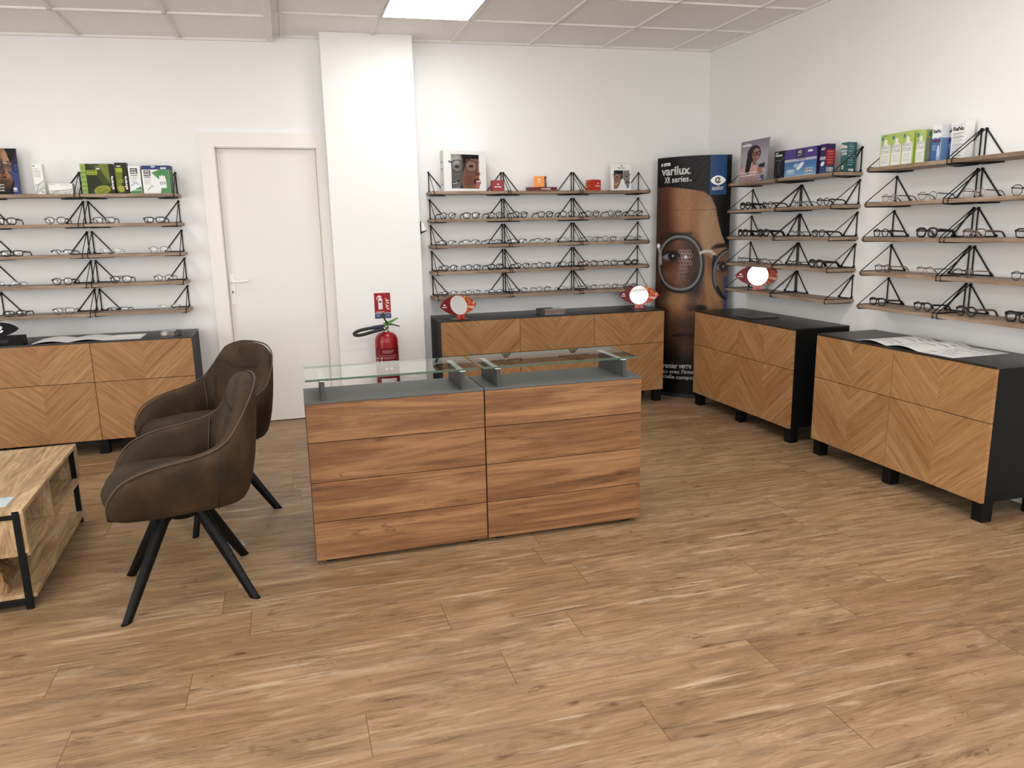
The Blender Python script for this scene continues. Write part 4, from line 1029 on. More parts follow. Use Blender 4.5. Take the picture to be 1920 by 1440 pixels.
def alvera(wide):
    def fn(a, w, h):
        a.put(a.rect(0, 0, w, h), '#2a300f')
        if wide:
            a.put(a.poly([(.05, 0), (.12, 0), (.19, .08), (.19, .19), (.12, .12)]), '#3d4814'); a.put(a.poly([(.11, 0), (.165, 0), (.165, .12), (.13, .06)]), '#7f922c', .8)
            a.put(a.poly([(.03, .11), (.09, .15), (.16, .125), (.16, .19), (.03, .19)]), '#27300f')
            a.put(a.ell(.115, .165, .05, .028, .2, -.25), '#a3a424'); a.put(a.ell(.115, .167, .038, .02, .4, -.25), '#6f7a14', .8)
            for k in range(14): a.put(a.ell(.085 + .005 * k + .002 * (k % 3), .175 - .0025 * k + .007 * (k % 2), .0022, .0022, .5), '#cbd05a')
            a.put(a.rect(.036, .04, .095, .07), '#a3b824')
            for k in range(2): a.put(a.rect(.04, .046 + .012 * k, .088, .05 + .012 * k), '#5a6a14')
            a.put(a.rect(.09, .026, .115, .036), '#d8d8cc'); a.put(a.rect(.085, .014, .125, .019), '#8c9a3c')
            a.put(a.rect(0, 0, .03, h), '#8fb048')
            for k in range(7): a.put(a.line([(0, .012 + .028 * k), (.03, .02 + .028 * k)], .003), '#c6dd86', .7); a.put(a.ell(.015, .026 + .028 * k, .012, .009, .8), '#6d8f33', .6)
            a.put(a.rect(w - .024, 0, w, h), '#2b2216')
        else:
            a.put(a.poly([(.0, .03), (.045, .05), (.03, .14), (0, .17)]), '#7d9424', .8); a.put(a.ell(.025, .165, .022, .022, .3), '#a6a82a'); a.put(a.ell(.03, .115, .018, .014, .6), '#8b9a28', .8)
            a.put(a.rect(.006, .032, .044, .06), '#a3b824'); a.put(a.rect(.012, .018, .036, .026), '#d8d8cc')
            a.put(a.rect(w - .026, 0, w, h), '#2b2216')
    return fn
Z0, Y0 = ZL[0], 0.285
t = carton('wide dark green carton with pale green left edge, top shelf left of the door', (-2.178, Y0, Z0), R(0), .192, .190, .06, '#353b14', alvera(True))
txt(t, 'alvera', .187, .028, .085, M['inkw'], .0165, True)
t = carton('tall narrow dark green carton beside the wide green one, top shelf left of the door', (-2.036, Y0, Z0), 0, .072, .198, .055, '#2b2216', alvera(False))
txt(t, 'alvera', .066, .028, .085, M['inkw'], .0165, True)
def opti(wide):
    def fn(a, w, h):
        a.put(a.rect(0, 0, w, h), '#eceeec'); a.put(a.poly([(w * .35, h * .25), (w, h * .02), (w, h), (w * .62, h), (w * .72, h * .6)]) if wide else a.poly([(0, h * .93), (w, h * .72), (w, h), (0, h)]), '#4d9350')
        if wide:
            a.put(a.rect(0, 0, w, .026), '#2b3a78'); a.put(a.rect(.062, .004, .085, .012), '#e6e6ee'); a.put(a.rect(.12, .01, .155, .022), '#c8cce0')
            for k, x in enumerate((.112, .125, .138)): a.put(a.ell(x, .075 + .004 * (k != 1), .006, .014, .2), '#f4f4f4'); a.put(a.rect(x - .009, .085, x + .009, .145), '#f0f1f0'); a.put(a.ell(x, .112, .006, .012, .5), '#9aa3a8', .8)
            a.put(a.line([(.028, .155), (.055, .13), (.062, .133)], .006), '#8a97a6', .8)
        else: a.put(a.line([(.01, .125), (.035, .105), (.055, .118)], .008), '#8fb3c8', .8); a.put(a.rect(.008, h * .86, w - .006, h * .885), '#cfe5cf')
        a.put(a.rect(.012, .014 + .016 * wide, .054, .05 + .016 * wide), '#1d3a2a')
        for k in range(5): a.put(a.rect(.012, .068 + .016 * wide + .008 * k, .052 - .008 * (k % 2), .0705 + .016 * wide + .008 * k), '#9ba39c')
        a.put(a.rect(.012, .056 + .016 * wide, .052, .061 + .016 * wide), '#4a5a52')
    return fn
t = carton('narrow white and green carton between the two largest green cartons, left wall shelf', (-1.958, Y0, Z0), 0, .072, .177, .055, '#dfe4df', opti(False))
txt(t, 'OPTI-', .016, .147, .034, M['inkw'], .010); txt(t, 'FREE', .016, .132, .034, M['inkw'], .010)
def gside(a, w, h):
    a.put(a.rect(0, 0, w, h), '#2f6a3c'); a.put(a.rect(0, 0, w, .026), '#24306a')
    for k in range(8): a.put(a.rect(w * .15, .035 + .016 * k, w * (.5 + .1 * (k % 3)), .039 + .016 * k), '#5d9a68')
t = carton('wide white and green carton at right end of the top shelf by the door', (-1.823, Y0 + .005, Z0), R(-9), .172, .180, .08, '#2f6a3c', opti(True), gside)
txt(t, 'OPTI-', .016, .134, .034, M['inkw'], .010); txt(t, 'FREE', .016, .119, .034, M['inkw'], .010)
def swirl(a, w, h):
    a.put(a.rect(0, 0, w, h), '#efeeeb')
    a.put(a.poly([(0, h * .72), (w, h * .56), (w, h * .82), (0, h * .99)]), '#d5d8d3'); a.put(a.poly([(0, h * .9), (w, h * .72), (w, h * .84), (0, h)]), '#b3c2ae')
    a.put(a.line([(0, h * .71), (w * .5, h * .66), (w, h * .55)], .003), '#6b6470'); a.put(a.line([(w * .12, h * .98), (w * .25, h * .8), (w * .5, h * .66)], .003), '#857c88')
    a.put(a.rect(w * .05, h * .05, w * .25, h * .08), '#55555a'); a.put(a.rect(w * .05, h * .15, w * .6, h * .165), '#a8a8a8')
    for x in (.66, .8): a.put(a.rect(w * x, h * .9, w * (x + .08), h * .96), '#2c2c2c')
t = carton('slim upright white carton with grey swirl next to the face poster, left wall', (-2.519, Y0, Z0), 0, .056, .188, .05, '#e6e5e1', swirl)
txt(t, 'MENI', .006, .137, .037, M['inkg'], .011, bold=0); txt(t, 'CARE', .006, .122, .037, M['inkg'], .011, bold=0); txt(t, 'PURE', .006, .107, .037, M['inkg'], .011, bold=0)
t = carton('low flat white carton with grey swirl, second from the face poster, left wall', (-2.40, Y0, Z0), 0, .137, .067, .06, '#e6e5e1', swirl)
txt(t, 'PROGENT', .068, .054, .055, M['inkg'], .007, bold=0)

# portrait prints
def card_face(a, w, h):
    s_ = 1 / h
    a.C = np.ones(a.C.shape) * hx('#15101a')
    b_ = Art(0, 0, X=1353 + (a.X - .157) * 1220, Y=496 + (a.Y - .112) * 1220); face_art(b_); a.C = b_.C
    a.put(a.poly([(w, h * .02), (w, h), (w * .80, h), (w * .86, h * .72), (w * .84, h * .5), (w * .90, h * .34)]), '#2f4384')
    a.put(a.poly([(w, 0), (w, h * .32), (w * .88, h * .36), (w * .84, h * .3)]), '#2b2542', .8)
    a.put(a.ring(w * .93, h * .40, .016, .030, .0035), '#1e2038'); a.put(a.line([(w * .86, h * .43), (w, h * .40)], .003), '#15162a')
    a.put(a.ell(w * .86, h * .87, .012, .008, .3), '#e8e8ee')
t = carton('leaning poster of a bespectacled face at the left edge of the picture, top shelf', (-2.745, 0.31, Z0), 0, .205, .288, .006, '#1c2450', card_face, name='poster', cat='poster', tilt=R(-4))
for k, s_ in enumerate(('Le premier verre', 'par intelligence', 'comportementale')): txt(t, s_, .015, .058 - .018 * k, .10, M['inkw'], .011)
txt(t, 'essilor', .164, .022, .025, M['inkw'], .006)
def two_faces(wht=True):
    def fn(a, w, h):
        a.put(a.rect(0, 0, w, h), '#f0efee')
        x0, x1, y0, y1 = (w * .17, w * .825, h * .08, h * .93) if wht else (w * .1, w * .92, h * .24, h * .94)
        W_, H_ = x1 - x0, y1 - y0
        def p(*q): return [(x0 + u * W_, y0 + v * H_) for u, v in q]
        r_ = a.rect(x0, y0, x1, y1); half_ = x0 + W_ * .5
        if wht:
            a.put(r_, '#161314')
            a.put(a.poly(p((0, 0), (.36, 0), (.42, .25), (.40, .6), (.34, .85), (.30, 1), (.05, 1), (0, .6))), '#85827f'); a.put(r_ * a.ell(x0 + .36 * W_, y0 + .55 * H_, .1 * W_, .5 * H_, .9), '#4a4746', .7); a.put(r_ * a.ell(x0 + .18 * W_, y0 + .14 * H_, .16 * W_, .12 * H_, .9), '#b5b2af', .7); a.put(r_ * a.ell(x0 + .1 * W_, y0 + .7 * H_, .2 * W_, .3 * H_, .9), '#4e4a49', .7)
            a.put(a.poly(p((.56, .12), (1, .12), (1, 1), (.42, 1), (.36, .8), (.44, .5), (.52, .3))), '#8a5f45'); a.put(r_ * a.ell(x0 + .62 * W_, y0 + .75 * H_, .2 * W_, .3 * H_, .9), '#6d4630', .8)
            a.put(a.poly(p((.5, 0), (1, 0), (1, .15), (.8, .06), (.6, .18))), '#1b1415')
            a.put(a.line(p((.02, .83), (.12, .87), (.26, .76)), .01 * w * 3), '#1f1b1b'); a.put(a.line(p((.04, .845), (.13, .865), (.2, .82)), .01 * w * 1.4), '#e4e2e0')
            a.put(a.ell(x0 + .2 * W_, y0 + .36 * H_, .08 * W_, .045 * H_, .4), '#1a1818'); a.put(a.ell(x0 + .72 * W_, y0 + .34 * H_, .09 * W_, .035 * H_, .4), '#120c0b')
            a.put(a.ell(x0 + .94 * W_, y0 + .56 * H_, .1 * W_, .06 * H_, .6), '#5a3a28', .9); a.put(a.ell(x0 + .93 * W_, y0 + .80 * H_, .13 * W_, .1 * H_, .3), '#3a1418'); a.put(a.ell(x0 + .97 * W_, y0 + .785 * H_, .09 * W_, .03 * H_, .3), '#ece6e2'); a.put(a.ell(x0 + .95 * W_, y0 + .88 * H_, .08 * W_, .1 * H_, .3), '#b0686a')
            gl, gy, rr = (.22, .72), .345, (.2, .17)
        else:
            a.put(r_, '#e3e1e0')
            a.put(a.poly(p((0, .12), (.3, 0), (.52, .2), (.44, .6), (.3, .9), (.2, 1), (0, 1))), '#94654b'); a.put(a.poly(p((.62, 0), (1, 0), (1, .9), (.86, 1), (.72, .7), (.6, .4))), '#7d7a79')
            a.put(a.poly(p((0, 0), (.6, 0), (.56, .45), (.44, .5), (.5, .2), (.1, .16), (0, .3))), '#171314')
            a.put(a.line(p((.03, .72), (.14, .76), (.26, .68)), .02 * w), '#e6e0dc'); a.put(a.line(p((.74, .68), (.86, .62), (1, .66)), .06 * w), '#2b2727')
            a.put(a.ell(x0 + .2 * W_, y0 + .36 * H_, .1 * W_, .035 * H_, .4), '#170f0e'); a.put(a.ell(x0 + .8 * W_, y0 + .32 * H_, .1 * W_, .035 * H_, .4), '#191717')
            gl, gy, rr = (.2, .8), .34, (.2, .145)
        for k in gl: a.put(a.ell(x0 + k * W_, y0 + gy * H_, rr[0] * W_, rr[1] * H_, .1, 0, 2.6), '#c9c4c0', .12); a.put(a.ring(x0 + k * W_, y0 + gy * H_, rr[0] * W_, rr[1] * H_, .020 * w, 0, 2.6), '#3a3938' if wht else '#30343a')
        a.put(a.line(p((gl[0] + rr[0], gy - .06), (gl[1] - rr[0], gy - .06)), .022 * w), '#4d4b4a' if wht else '#3d4146')
        for k, d_ in ((gl[0] - rr[0], -.09), (gl[1] + rr[0], .07)): a.put(a.line(p((k, gy - .1), (k + d_, gy - .13)), .035 * w), '#4d4b4a' if wht else '#3d4146')
    return fn
Z0 = ZM[0]
def spine(a, w, h):
    a.put(a.rect(0, 0, w, h), '#cfcdcb')
    for y in (.25, .42, .8): a.put(a.rect(w * .3, h * y, w * .6, h * (y + .06)), '#77777a')
t = carton('large white display box with two bespectacled faces, top shelf beside the pillar', (.270, .292, Z0), R(14), .350, .288, .06, '#e9e8e7', two_faces(True), spine, 'left', res=330)
def crown(t, x, z, s, mat):
    b_ = MB().prism([(x - s, z), (x + s, z), (x + s, z + s), (x + s * .45, z + s * .6), (x, z + s * 1.1), (x - s * .45, z + s * .6), (x - s, z + s)], -t['dp'] / 2 - .0016, -t['dp'] / 2 - .0009)
    part('emblem', b_, mat, t)
t = carton('small dark red cube box with white emblem right of the large display box', (.521, .272, Z0), 0, .087, .079, .06, '#8a1f17'); crown(t, 0, .047, .0075, M['inkw']); txt(t, 'MOREL', .016, .026, .055, M['inkw'], .0095)
t = carton('long flat dark red box lying under the orange cube, back wall top shelf', (.874, .272, Z0), 0, .233, .028, .06, '#5f1310'); txt(t, 'MOREL', .105, .009, .078, M['inkw'], .0115)
def osd(a, w, h):
    a.put(a.rect(0, 0, w, h), '#c87a1d'); a.put(a.ell(w * .6, h * .25, w * .35, h * .35, .1), '#e7d8c8'); a.put(a.poly([(0, 0), (w, 0), (w * .5, h * .3), (w * .4, h * .6), (0, h * .4)]), '#2a1a18'); a.put(a.rect(0, h * .62, w, h), '#9a4a1a')
    a.put(a.rect(w * .2, h * .72, w * .8, h * .8), '#e8c8a0')
t = carton('orange cube box standing on the long dark red box, back wall top shelf', (.865, .272, Z0 + .0285), R(-32), .082, .080, .082, '#d98420', None, osd); crown(t, 0, .05, .009, M['inkw']); txt(t, 'MOREL', .026, .033, .030, M['inkw'], .006)
def shards(a, w, h):
    a.put(a.rect(0, 0, w, h), '#b5271a')
    for k in range(4): a.put(a.poly([(w, h * .2 * k), (0, h * (.1 + .28 * k)), (0, h * (.2 + .28 * k))]), ('#d98a6a', '#c9552f', '#e2a080', '#c9402a')[k])
t = carton('bright red cube box with white emblem between the two central bracket pairs and white card', (1.303, .272, Z0), R(20), .088, .082, .075, '#c0311f', None, shards, 'left'); crown(t, .014, .052, .0075, M['inkw']); txt(t, 'MOREL', .030, .03, .052, M['inkw'], .009)
t = carton('upright white card with two bespectacled faces at the right end, back wall top shelf', (1.531, .262, Z0), R(-4), .160, .200, .03, '#ebeae9', two_faces(False), name='display_card', cat='card'); crown(t, 0, .184, .0075, M['inkk']); txt(t, 'MOREL', .049, .166, .062, M['inkk'], .0085)

Z0 = ZR[0]
def woman(a, w, h):
    a.put(a.rect(0, 0, w, h), '#8f8a98'); a.put(a.grad('y', 0, h * .6), '#b9b2b8', .7); a.put((1 - a.grad('y', 0, h * .3)), '#6d6876', .6)
    for k in range(12): x = w * (.05 + .085 * k); a.put(a.rect(x, h * (.52 + .05 * ((k * 7) % 3)), x + w * .05, h * .72), '#77717e', .6)
    a.put(a.poly([(w * .02, h), (w * .03, h * .68), (w * .2, h * .60), (w * .42, h * .56), (w * .62, h * .62), (w * .74, h * .75), (w * .78, h)]), '#cfa09c'); a.put(a.line([(w * .45, h * .6), (w * .5, h * .8), (w * .48, h)], w * .015), '#a87874')
    a.put(a.ell(w * .50, h * .33, w * .24, h * .20, .06), '#1d1517'); a.put(a.poly([(w * .28, h * .3), (w * .40, h * .28), (w * .44, h * .55), (w * .36, h * .82), (w * .22, h * .76), (w * .24, h * .5)]), '#1d1517')
    a.put(a.ell(w * .58, h * .35, w * .14, h * .15, .12), '#a8755c'); a.put(a.poly([(w * .48, h * .44), (w * .62, h * .44), (w * .60, h * .60), (w * .48, h * .60)]), '#8e5f4a')
    for x in (.54, .67): a.put(a.ring(w * x, h * .335, w * .06, h * .04, w * .018), '#1b1718')
    a.put(a.line([(w * .57, h * .44), (w * .64, h * .435)], h * .012), '#8a3f3c')
    a.put(a.poly([(w * .70, h * .60), (w * .92, h * .58), (w * .90, h * .68), (w * .72, h * .70)]), '#18181c'); a.put(a.poly([(w * .68, h * .66), (w * .84, h * .68), (w * .86, h * .80), (w * .76, h * .84), (w * .66, h * .74)]), '#a8755c')
    a.put(a.grad('y', h * .74, h), '#6e6268', .6)
    a.put(a.rect(w * .80, h * .86, w * .92, h * .99), '#2c4a80')
t = carton('grey poster of a woman in pink holding a phone, right wall top shelf', (2.232, -.466, Z0), R(-90), .340, .292, .006, '#8f8a98', woman, name='poster', cat='poster', tilt=R(-3), res=380)
txt(t, 'varilux', .018, .252, .115, M['inkw'], .024)
for k, s_ in enumerate(('Votre vie est en mouvement,', 'vos yeux s’adaptent enfin.')): txt(t, s_, .02, .062 - .02 * k, .20, M['inkw'], .011)
txt(t, 'essilor', .263, .01, .032, M['inkw'], .006)
def oxy(a, w, h):
    a.put(a.rect(0, 0, w, h), '#131418'); a.put(a.ring(w * .95, h * .62, w * .5, h * .36, .005), '#4a66a8'); a.put(a.rect(w * .1, h * .32, w * .6, h * .335), '#888')
def bside(a, w, h): a.put(a.rect(0, 0, w, h), '#2b1c44')
t = carton('black carton with a blue arc standing next to the poster of the woman', (2.285, -.750, Z0), R(-90), .117, .185, .065, '#131418', oxy); txt(t, 'Oxysept', .012, .145, .075, M['inkw'], .022); txt(t, 'AMO', .012, .168, .03, M['inkw'], .008)
def aos(a, w, h):
    a.put(a.rect(0, 0, w, h), '#4b3a8c'); a.put(a.grad('y', h * .35, h * .5), '#4472b5'); a.put(a.grad('y', h * .6, h), '#8cb8dc', .85); a.put(a.rect(0, h * .36, w, h * .45), '#b9bccb')
    a.put(a.rect(w * .36, h * .04, w * .62, h * .34), '#2d2158'); a.put(a.rect(w * .73, h * .1, w * .87, h * .17), '#e6e6ef')
    a.put(a.ell(w * .5, h * .63, w * .13, h * .085, .2, -.5), '#e9f0f6'); a.put(a.ell(w * .38, h * .6, w * .09, h * .07, .2), '#9fc0de')
    for k in range(3): a.put(a.rect(w * (.67 + .075 * k), h * .72, w * (.73 + .075 * k), h * .94), '#f0f0f0'); a.put(a.rect(w * (.68 + .075 * k), h * .75, w * (.72 + .075 * k), h * .82), '#2a2a38'); a.put(a.rect(w * (.68 + .075 * k), h * .85, w * (.72 + .075 * k), h * .92), '#3a3a48')
    a.put(a.rect(0, h * .965, w, h), '#e8ecf2')
    for k in range(4): a.put(a.rect(w * .08, h * (.72 + .05 * k), w * (.3 + .03 * (k % 2)), h * (.74 + .05 * k)), '#dbe8f4')
t = carton('wide purple and blue multipack carton, right wall top shelf over the brackets', (2.255, -1.014, Z0), R(-90), .322, .178, .07, '#3a2a6a', aos, bside, res=330); txt(t, 'AO', .134, .148, .04, M['inkw'], .016); txt(t, 'SEPT', .128, .128, .055, M['inkg'], .014); txt(t, 'HydraGlyde', .125, .1035, .095, M['inkk'], .009)
def ao2(a, w, h):
    a.put(a.rect(0, 0, w, h), '#322458'); a.put(a.grad('y', h * .5, h), '#2b5a98', .9); a.put(a.rect(0, h * .42, w, h * .52), '#b0b2c2'); a.put(a.ell(w * .5, h * .66, w * .35, h * .07, .2, -.5), '#e6edf4')
def aor(a, w, h):
    a.put(a.rect(0, 0, w, h), '#39265f'); a.put(a.rect(0, h * .18, w, h * .72), '#a8242a'); a.put(a.rect(0, h * .72, w, h), '#2d5a80'); a.put(a.rect(w * .1, h * .78, w * .85, h * .93), '#e0e0e0')
    for k in range(5): a.put(a.rect(w * .15, h * (.24 + .09 * k), w * .8, h * (.28 + .09 * k)), '#cf6a66')
    for k in range(9): a.put(a.rect(w * (.12 + .08 * k), h * .79, w * (.15 + .08 * k), h * .92), '#555')
def corner_carton(label, xf, yc, fl, fr, base, h_):
    t = carton(label, (xf + .034, yc, Z0), R(-90), .055, h_, .068, base, fl, fr, 'right'); return t
t = corner_carton('tall violet carton with a red side panel, right wall top shelf', 2.235, -1.213, ao2, aor, '#322458', .182); txt(t, 'AO', .009, .145, .036, M['inkw'], .015)
def solo(a, w, h):
    a.put(a.rect(0, 0, w, h), '#2f6f78'); a.put(a.grad('y', h * .4, h * .8), '#24604f'); a.put(a.poly([(0, h * .05), (w, h * .12), (w, h * .2), (0, h * .18)]), '#d8d4c8'); a.put(a.ring(w * .4, h * .82, .007, .009, .005), '#e8f0ee')
def solor(a, w, h):
    a.put(a.rect(0, 0, w, h), '#2c5f68'); a.put(a.grad('y', h * .5, h), '#1d5a50', .9); a.put(a.rect(w * .15, h * .89, w * .75, h * .99), '#e0e0e0')
    for k in range(10): a.put(a.rect(w * .1, h * (.06 + .075 * k), w * (.6 + .1 * (k % 3)), h * (.08 + .075 * k)), '#9ab8ba')
    for k in range(8): a.put(a.rect(w * (.18 + .07 * k), h * .9, w * (.205 + .07 * k), h * .98), '#555')
t = corner_carton('tall teal green carton at the near end of that top shelf, behind the bracket', 2.288, -1.338, solo, solor, '#2c5f68', .178); txt(t, 'SOLO', .006, .122, .048, M['inkw'], .014); txt(t, 'CARE', .006, .104, .048, M['inkw'], .014)
def bio(nb):
    def fn(a, w, h):
        a.put(a.rect(0, 0, w, h), '#b4cb62'); a.put(a.grad('y', h * .3, h), '#c3d57c', .6)
        for k in range(nb):
            x = w * (k + .5) / nb; bw = w / nb * .42
            a.put(a.rect(x - bw * .32, h * .2, x + bw * .32, h * .3), '#eef0ea'); a.put(a.ell(x, h * .21, bw * .3, h * .05, .1), '#eef0ea'); a.put(a.poly([(x - bw * .3, h * .28), (x + bw * .3, h * .28), (x + bw, h * .38), (x + bw, h * .96), (x - bw, h * .96), (x - bw, h * .38)]), '#e9ebe4')
            for q in range(5): a.put(a.rect(x - bw * .8, h * (.66 + .05 * q), x + bw * (.7 - .2 * (q % 2)), h * (.675 + .05 * q)), '#b4b9b0')
            a.put(a.ell(x - bw * .75, h * .13, .008, .012, .2), '#3f7f96')
    return fn
def biotext(t, nb):
    w = t['w']
    for k in range(nb):
        x = w * (k + .5) / nb; bw = w / nb * .42
        txt(t, 'Bio', x - bw * .9, .098, bw * 1.7, M['inkg'], .024, bold=-.005); txt(t, 'true', x - bw * .9, .074, bw * 1.7, M['inkg'], .02, bold=-.005)
t = carton('wide lime green three-bottle carton at the far end of the nearest top shelf', (2.277, -1.8065, Z0), R(-90), .238, .178, .07, '#a9c44c', bio(3)); biotext(t, 3); txt(t, 'bio', .02, .166, .03, M['inkk'], .006)
def bios(a, w, h):
    a.put(a.rect(0, 0, w, h), '#6f7d74'); a.put(a.rect(0, 0, w, h * .25), '#8aa04a'); a.put(a.ell(w * .35, h * .13, .008, .012, .2), '#2f6f86')
    for k in range(8): a.put(a.rect(w * .15, h * (.35 + .07 * k), w * .7, h * (.37 + .07 * k)), '#93a098')
t = carton('narrow lime green one-bottle carton beside the wide lime one', (2.275, -1.976, Z0), R(-90), .066, .170, .068, '#8fa64a', bio(1), bios); biotext(t, 1)
def renu(a, w, h):
    a.put(a.rect(0, 0, w, h), '#eef0f2'); a.put(a.poly([(0, h * .38), (w * .3, h * .34), (w * .6, h * .37), (w, h * .33), (w, h), (0, h)]), '#3f6fae'); a.put(a.grad('y', h * .6, h) * a.rect(0, h * .4, w, h), '#2f5f9e', .7); a.put(a.rect(w * .08, h * .40, w, h * .47), '#6a2f5c')
    a.put(a.rect(w * .62, h * .66, w * .92, h * .96), '#bcd6ea'); a.put(a.ell(w * .77, h * .62, w * .1, h * .06, .2), '#e6eef4'); a.put(a.rect(w * .66, h * .85, w * .88, h * .96), '#6fb6d6')
    for k in range(3): a.put(a.rect(w * .08, h * (.55 + .05 * k), w * .5, h * (.565 + .05 * k)), '#b9cfe6')
def renus(a, w, h):
    a.put(a.rect(0, 0, w, h), '#d6dae0'); a.put(a.rect(0, h * .36, w, h), '#5a83b4')
t = carton('white and blue carton just right of the narrow lime carton', (2.286, -2.058, Z0), R(-90), .058, .188, .05, '#dfe3e8', renu, renus); txt(t, 'ReNu', .007, .146, .046, M['inkk'], .018, bold=.04)
t = carton('white and blue carton set behind the tall all-white carton', (2.346, -2.090, Z0), R(-90), .042, .190, .05, '#d0d6de', renu, renus); txt(t, 'ReNu', .004, .146, .034, M['inkk'], .018, bold=.04)
def renub(a, w, h):
    a.put(a.rect(0, 0, w, h), '#efefee')
    for k in range(20): a.put(a.rect(w * .08, h * (.30 + .033 * k), w * (.9 - .12 * ((k * 5) % 3)), h * (.314 + .033 * k)), '#9a9da0' if k not in (9, 10) else '#55585c')
    a.put(a.rect(w * .08, h * .08, w * .9, h * .09), '#b0b0b0')
t = carton('tall all-white carton with printed text, tallest on the nearest top shelf', (2.328, -2.156, Z0), R(-90), .084, .193, .056, '#e6e6e5', renub, renub, 'left'); txt(t, 'ReNu', .008, .146, .064, M['inkk'], .022, bold=.04)

# ------------------------------------------------------------------ eye shaped counter mirrors
def eye_h(x): return (1 - abs(x) ** 2.0) ** 0.85
def eye_mirror(label, loc, rz, tl):
    t = thing('eye_mirror', label, 'mirror', loc, rz, 'eye shaped counter mirrors')
    TL = Matrix.Rotation(R(tl), 4, 'X')
    W2, H2, zc = .16, .0765, .107
    nx, ny = 130, 70
    U, V = np.meshgrid(np.linspace(-1, 1, nx), np.linspace(-1, 1, ny)); hh = np.array([eye_h(u) for u in np.linspace(-1, 1, nx)])[None, :]
    X = U * W2; Zr = -V * H2 * hh
    a = Art(0, 0, X=X, Y=-Zr, bg='#7c1016')
    right = (a.X > -.01).astype(float)
    a.put(right, '#c1361f')
    rs = np.random.RandomState(11); cols = ['#d9722b', '#d98a72', '#e0963c', '#8e1a18', '#d2583a', '#e2a58c']
    for k in range(9):
        an = R(78 - 20 * k); an2 = an + R(9 + 3 * (k % 3)); r0 = .055; r1 = .2
        a.put(right * a.poly([(.012 + r0 * math.cos(an), -r0 * math.sin(an)), (.012 + r1 * math.cos(an + R(5)), -r1 * math.sin(an + R(5))), (.012 + r1 * math.cos(an2), -r1 * math.sin(an2)), (.012 + r0 * math.cos(an2), -r0 * math.sin(an2))]), cols[k % 6])
    for k in range(10):
        x, y = .07 + .075 * rs.rand(), -.045 + .09 * rs.rand(); s_ = .012 + .012 * rs.rand()
        a.put(right * a.poly([(x, y), (x + s_, y - s_ * .4), (x + s_ * .7, y + s_)]), cols[(k * 5) % 6])
    P = np.stack([X, np.full_like(X, -.0032), zc + Zr], -1)
    prof = [(-W2 + 2 * W2 * i / 40, zc + H2 * eye_h(-1 + 2 * i / 40)) for i in range(41)]; prof += [(x, 2 * zc - z) for x, z in prof[-2:0:-1]]
    part('eye_panel', MB().prism(prof, -.0025, .0025), plain('red_acrylic', '#7c1016', .25), t)
    link('printed_front', color_grid('printed_front', P, a.C), t)
    n = 48; part('mirror_disc', MB().prism([(.0 + .073 * math.cos(2 * math.pi * i / n), zc + .073 * math.sin(2 * math.pi * i / n)) for i in range(n)], -.0062, -.0034), M['mirror'], t)
    st = part('stem', MB().box(-.032, .032, -.0035, .0035, .004, .04), plain('orange_red_acrylic', '#b8432a', .3), t)
    part('stem_stripe', MB().box(-.004, .014, -.0042, -.0036, .004, .036), M['red'], st)
    for o in t.children: o.matrix_local = TL
    part('base_disc', MB().lathe([(.075, 0), (.075, .004), (.0, .0042)], 36), plain('dark_red_acrylic', '#3a0a0a', .2), t, loc=(-.01, .01, 0))
    o = lettering('MOREL', t, .04, -.142, zc - .012, -.0036, M['inkw'], .008)
    o.matrix_local = TL
    part('emblem', MB().prism([(-.129, zc + .004), (-.113, zc + .004), (-.113, zc + .014), (-.117, zc + .010), (-.121, zc + .015), (-.125, zc + .010), (-.129, zc + .014)], -.0042, -.0036), M['inkw'], t).matrix_local = TL
    return t
eye_mirror('red eye-shaped table mirror at the left end of the sideboard below the middle shelves', (.165, .055, .7452), R(21), -20)
eye_mirror('red eye-shaped table mirror at the right end of the sideboard next to the face column', (1.648, .150, .7452), R(-26), -8)
eye_mirror('red eye-shaped table mirror on the lowest wall shelf right of the face column', (2.27, -.535, ZR[4] + .0005), R(-34), -3)

# ------------------------------------------------------------------ things on the sideboards
t = thing('eye_sign', 'black eye-shaped counter sign with a white letter on a dark plinth, left edge', 'sign', (-2.775, -.025, .7452), 0)
part('plinth', MB().box(-.125, .128, -.04, .045, 0, .057), M['eyebase'], t, bevel=.002)
lettering('essilor', t, .13, -.075, .018, -.0405, plain('dark_blue_ink', '#1a1838', .4), .028)
prof = lens_pts(.105, .042, 30); part('eye_panel', MB().prism([(x + .0, z + .1005) for x, z in prof], -.004, .004), M['eyeblk'], t)
er = [(x, z + .1005) for x, z in e_letter(.0135, .0225, 34)]
b = MB(); m_ = len(er) // 2
for y in (-.0052, -.0041): b.v += [(x, y, z) for x, z in er]
for i in range(m_ - 1): b.f += [(i, i + 1, 2 * m_ - 2 - i, 2 * m_ - 1 - i), (2 * m_ + i + 1, 2 * m_ + i, 4 * m_ - 1 - i, 4 * m_ - 2 - i)]
part('letter', b, M['inkw'], t)
part('letter', MB().prism([(-.006, .093), (.002, .0905), (.020, .112), (.012, .118)], -.0052, -.0041), M['inkw'], t)
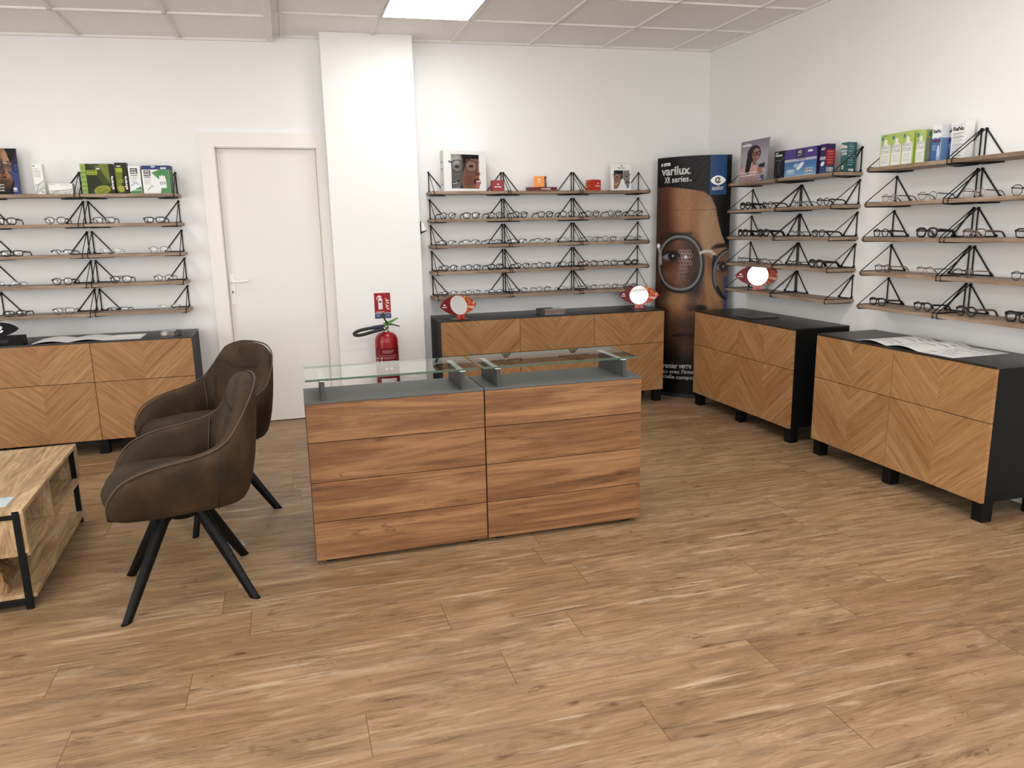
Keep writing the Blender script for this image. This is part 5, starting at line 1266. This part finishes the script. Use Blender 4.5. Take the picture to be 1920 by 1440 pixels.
def fold_out(label, loc, rz, L, Dp, hump, art, name, amp):
    """folded-out printed sheet: long side L along local x, depth Dp along +y"""
    t = thing(name, label, 'catalogue', loc, rz)
    nx, ny = 180, 60
    U, V = np.meshgrid(np.linspace(0, L, nx), np.linspace(0, Dp, ny))
    Zs = 0.002 + sum(np.where((U >= a_) & (U <= b_), amp * np.sin(np.clip((U - a_) / (b_ - a_), 0, 1) * math.pi) ** 1.2, 0) for a_, b_ in hump)
    a = Art(0, 0, X=U, Y=Dp - V, bg='#efeeed'); art(a, L, Dp)
    P = np.stack([U, V, Zs], -1)
    o = link('sheet', color_grid('sheet', P[::-1], a.C[::-1]), t)
    sm = o.modifiers.new('s', 'SOLIDIFY'); sm.thickness = .0012; sm.offset = -1
    return t
def specs(a, L, D_):
    rs = np.random.RandomState(5)
    for p_ in range(3):
        for r_ in range(6):
            for c_ in range(5):
                if rs.rand() < .25 or (p_ == 1 and r_ > 3): continue
                x = L * p_ / 3 + .025 + .036 * c_; y = .03 + r_ * .05
                if x > L * (p_ + 1) / 3 - .03: continue
                col_ = '#5b5754' if rs.rand() < .4 else '#96928f'
                a.put(a.ell(x, y, .008, .006, .3), col_); a.put(a.ell(x + .017, y, .008, .006, .3), col_)
fold_out('open white fold-out catalogue with rows of glasses on the nearest sideboard', (1.980, -1.915, .7455), R(-90), .640, .345, [(.0, .215), (.215, .43)], specs, 'open_catalogue', .014)
def lspecs(a, L, D_):
    for p_ in range(3):
        for c_ in range(4):
            for r_ in range(3): a.put(a.rect(L * p_ / 3 + .03 + .04 * c_, .05 + .06 * r_, L * p_ / 3 + .055 + .04 * c_, .057 + .06 * r_), '#c3c4c6')
fold_out('open white fold-out leaflet lying on the left sideboard behind the armchairs', (-2.605, -.062, .7455), R(0), .622, .245, [(.0, .2), (.205, .41)], lspecs, 'open_leaflet', .012)
t = thing('loose_sheet', 'white paper sheet at the right end of the open leaflet, left sideboard', 'paper', (-2.10, .085, .7475), R(-3))
part('sheet', MB().box(-.08, .10, 0, .10, 0, .0012), M['paper'], t)
t = thing('acrylic_block', 'clear acrylic block with metal end at the right end of the left sideboard', 'display block', (-1.872, .0, .7452), R(-6))
part('block', MB().box(0, .085, 0, .09, 0, .030), M['acryl'], t, bevel=.002); part('back_strip', MB().box(.0, .088, .055, .09, .030, .034), M['steel'], t); part('end_cap', MB().box(.085, .108, 0, .09, 0, .031), M['greyd'], t, bevel=.003); part('white_card', MB().box(.008, .034, .006, .06, .004, .024), M['paper'], t)
t = thing('acrylic_block', 'small clear acrylic block with black end in the centre of the middle sideboard', 'display block', (.775, .03, .7452), R(3))
part('end_cap', MB().box(0, .034, 0, .10, 0, .042), M['greyd'], t, bevel=.002); part('block', MB().box(.034, .20, 0, .10, 0, .041), M['acryl'], t, bevel=.002); part('cover', MB().box(.0, .12, .05, .10, .042, .046), M['greyd'], t)
t = thing('card', 'dark folded card lying on the sideboard next to the face column', 'card', (2.025, -.655, .7455), R(-93))
part('lower_leaf', MB().box(0, .19, 0, .225, 0, .002), M['dark'], t); part('upper_leaf', MB().box(0, .185, .002, .22, .0025, .006), plain('grey_print', '#3a3a40', .35), t)
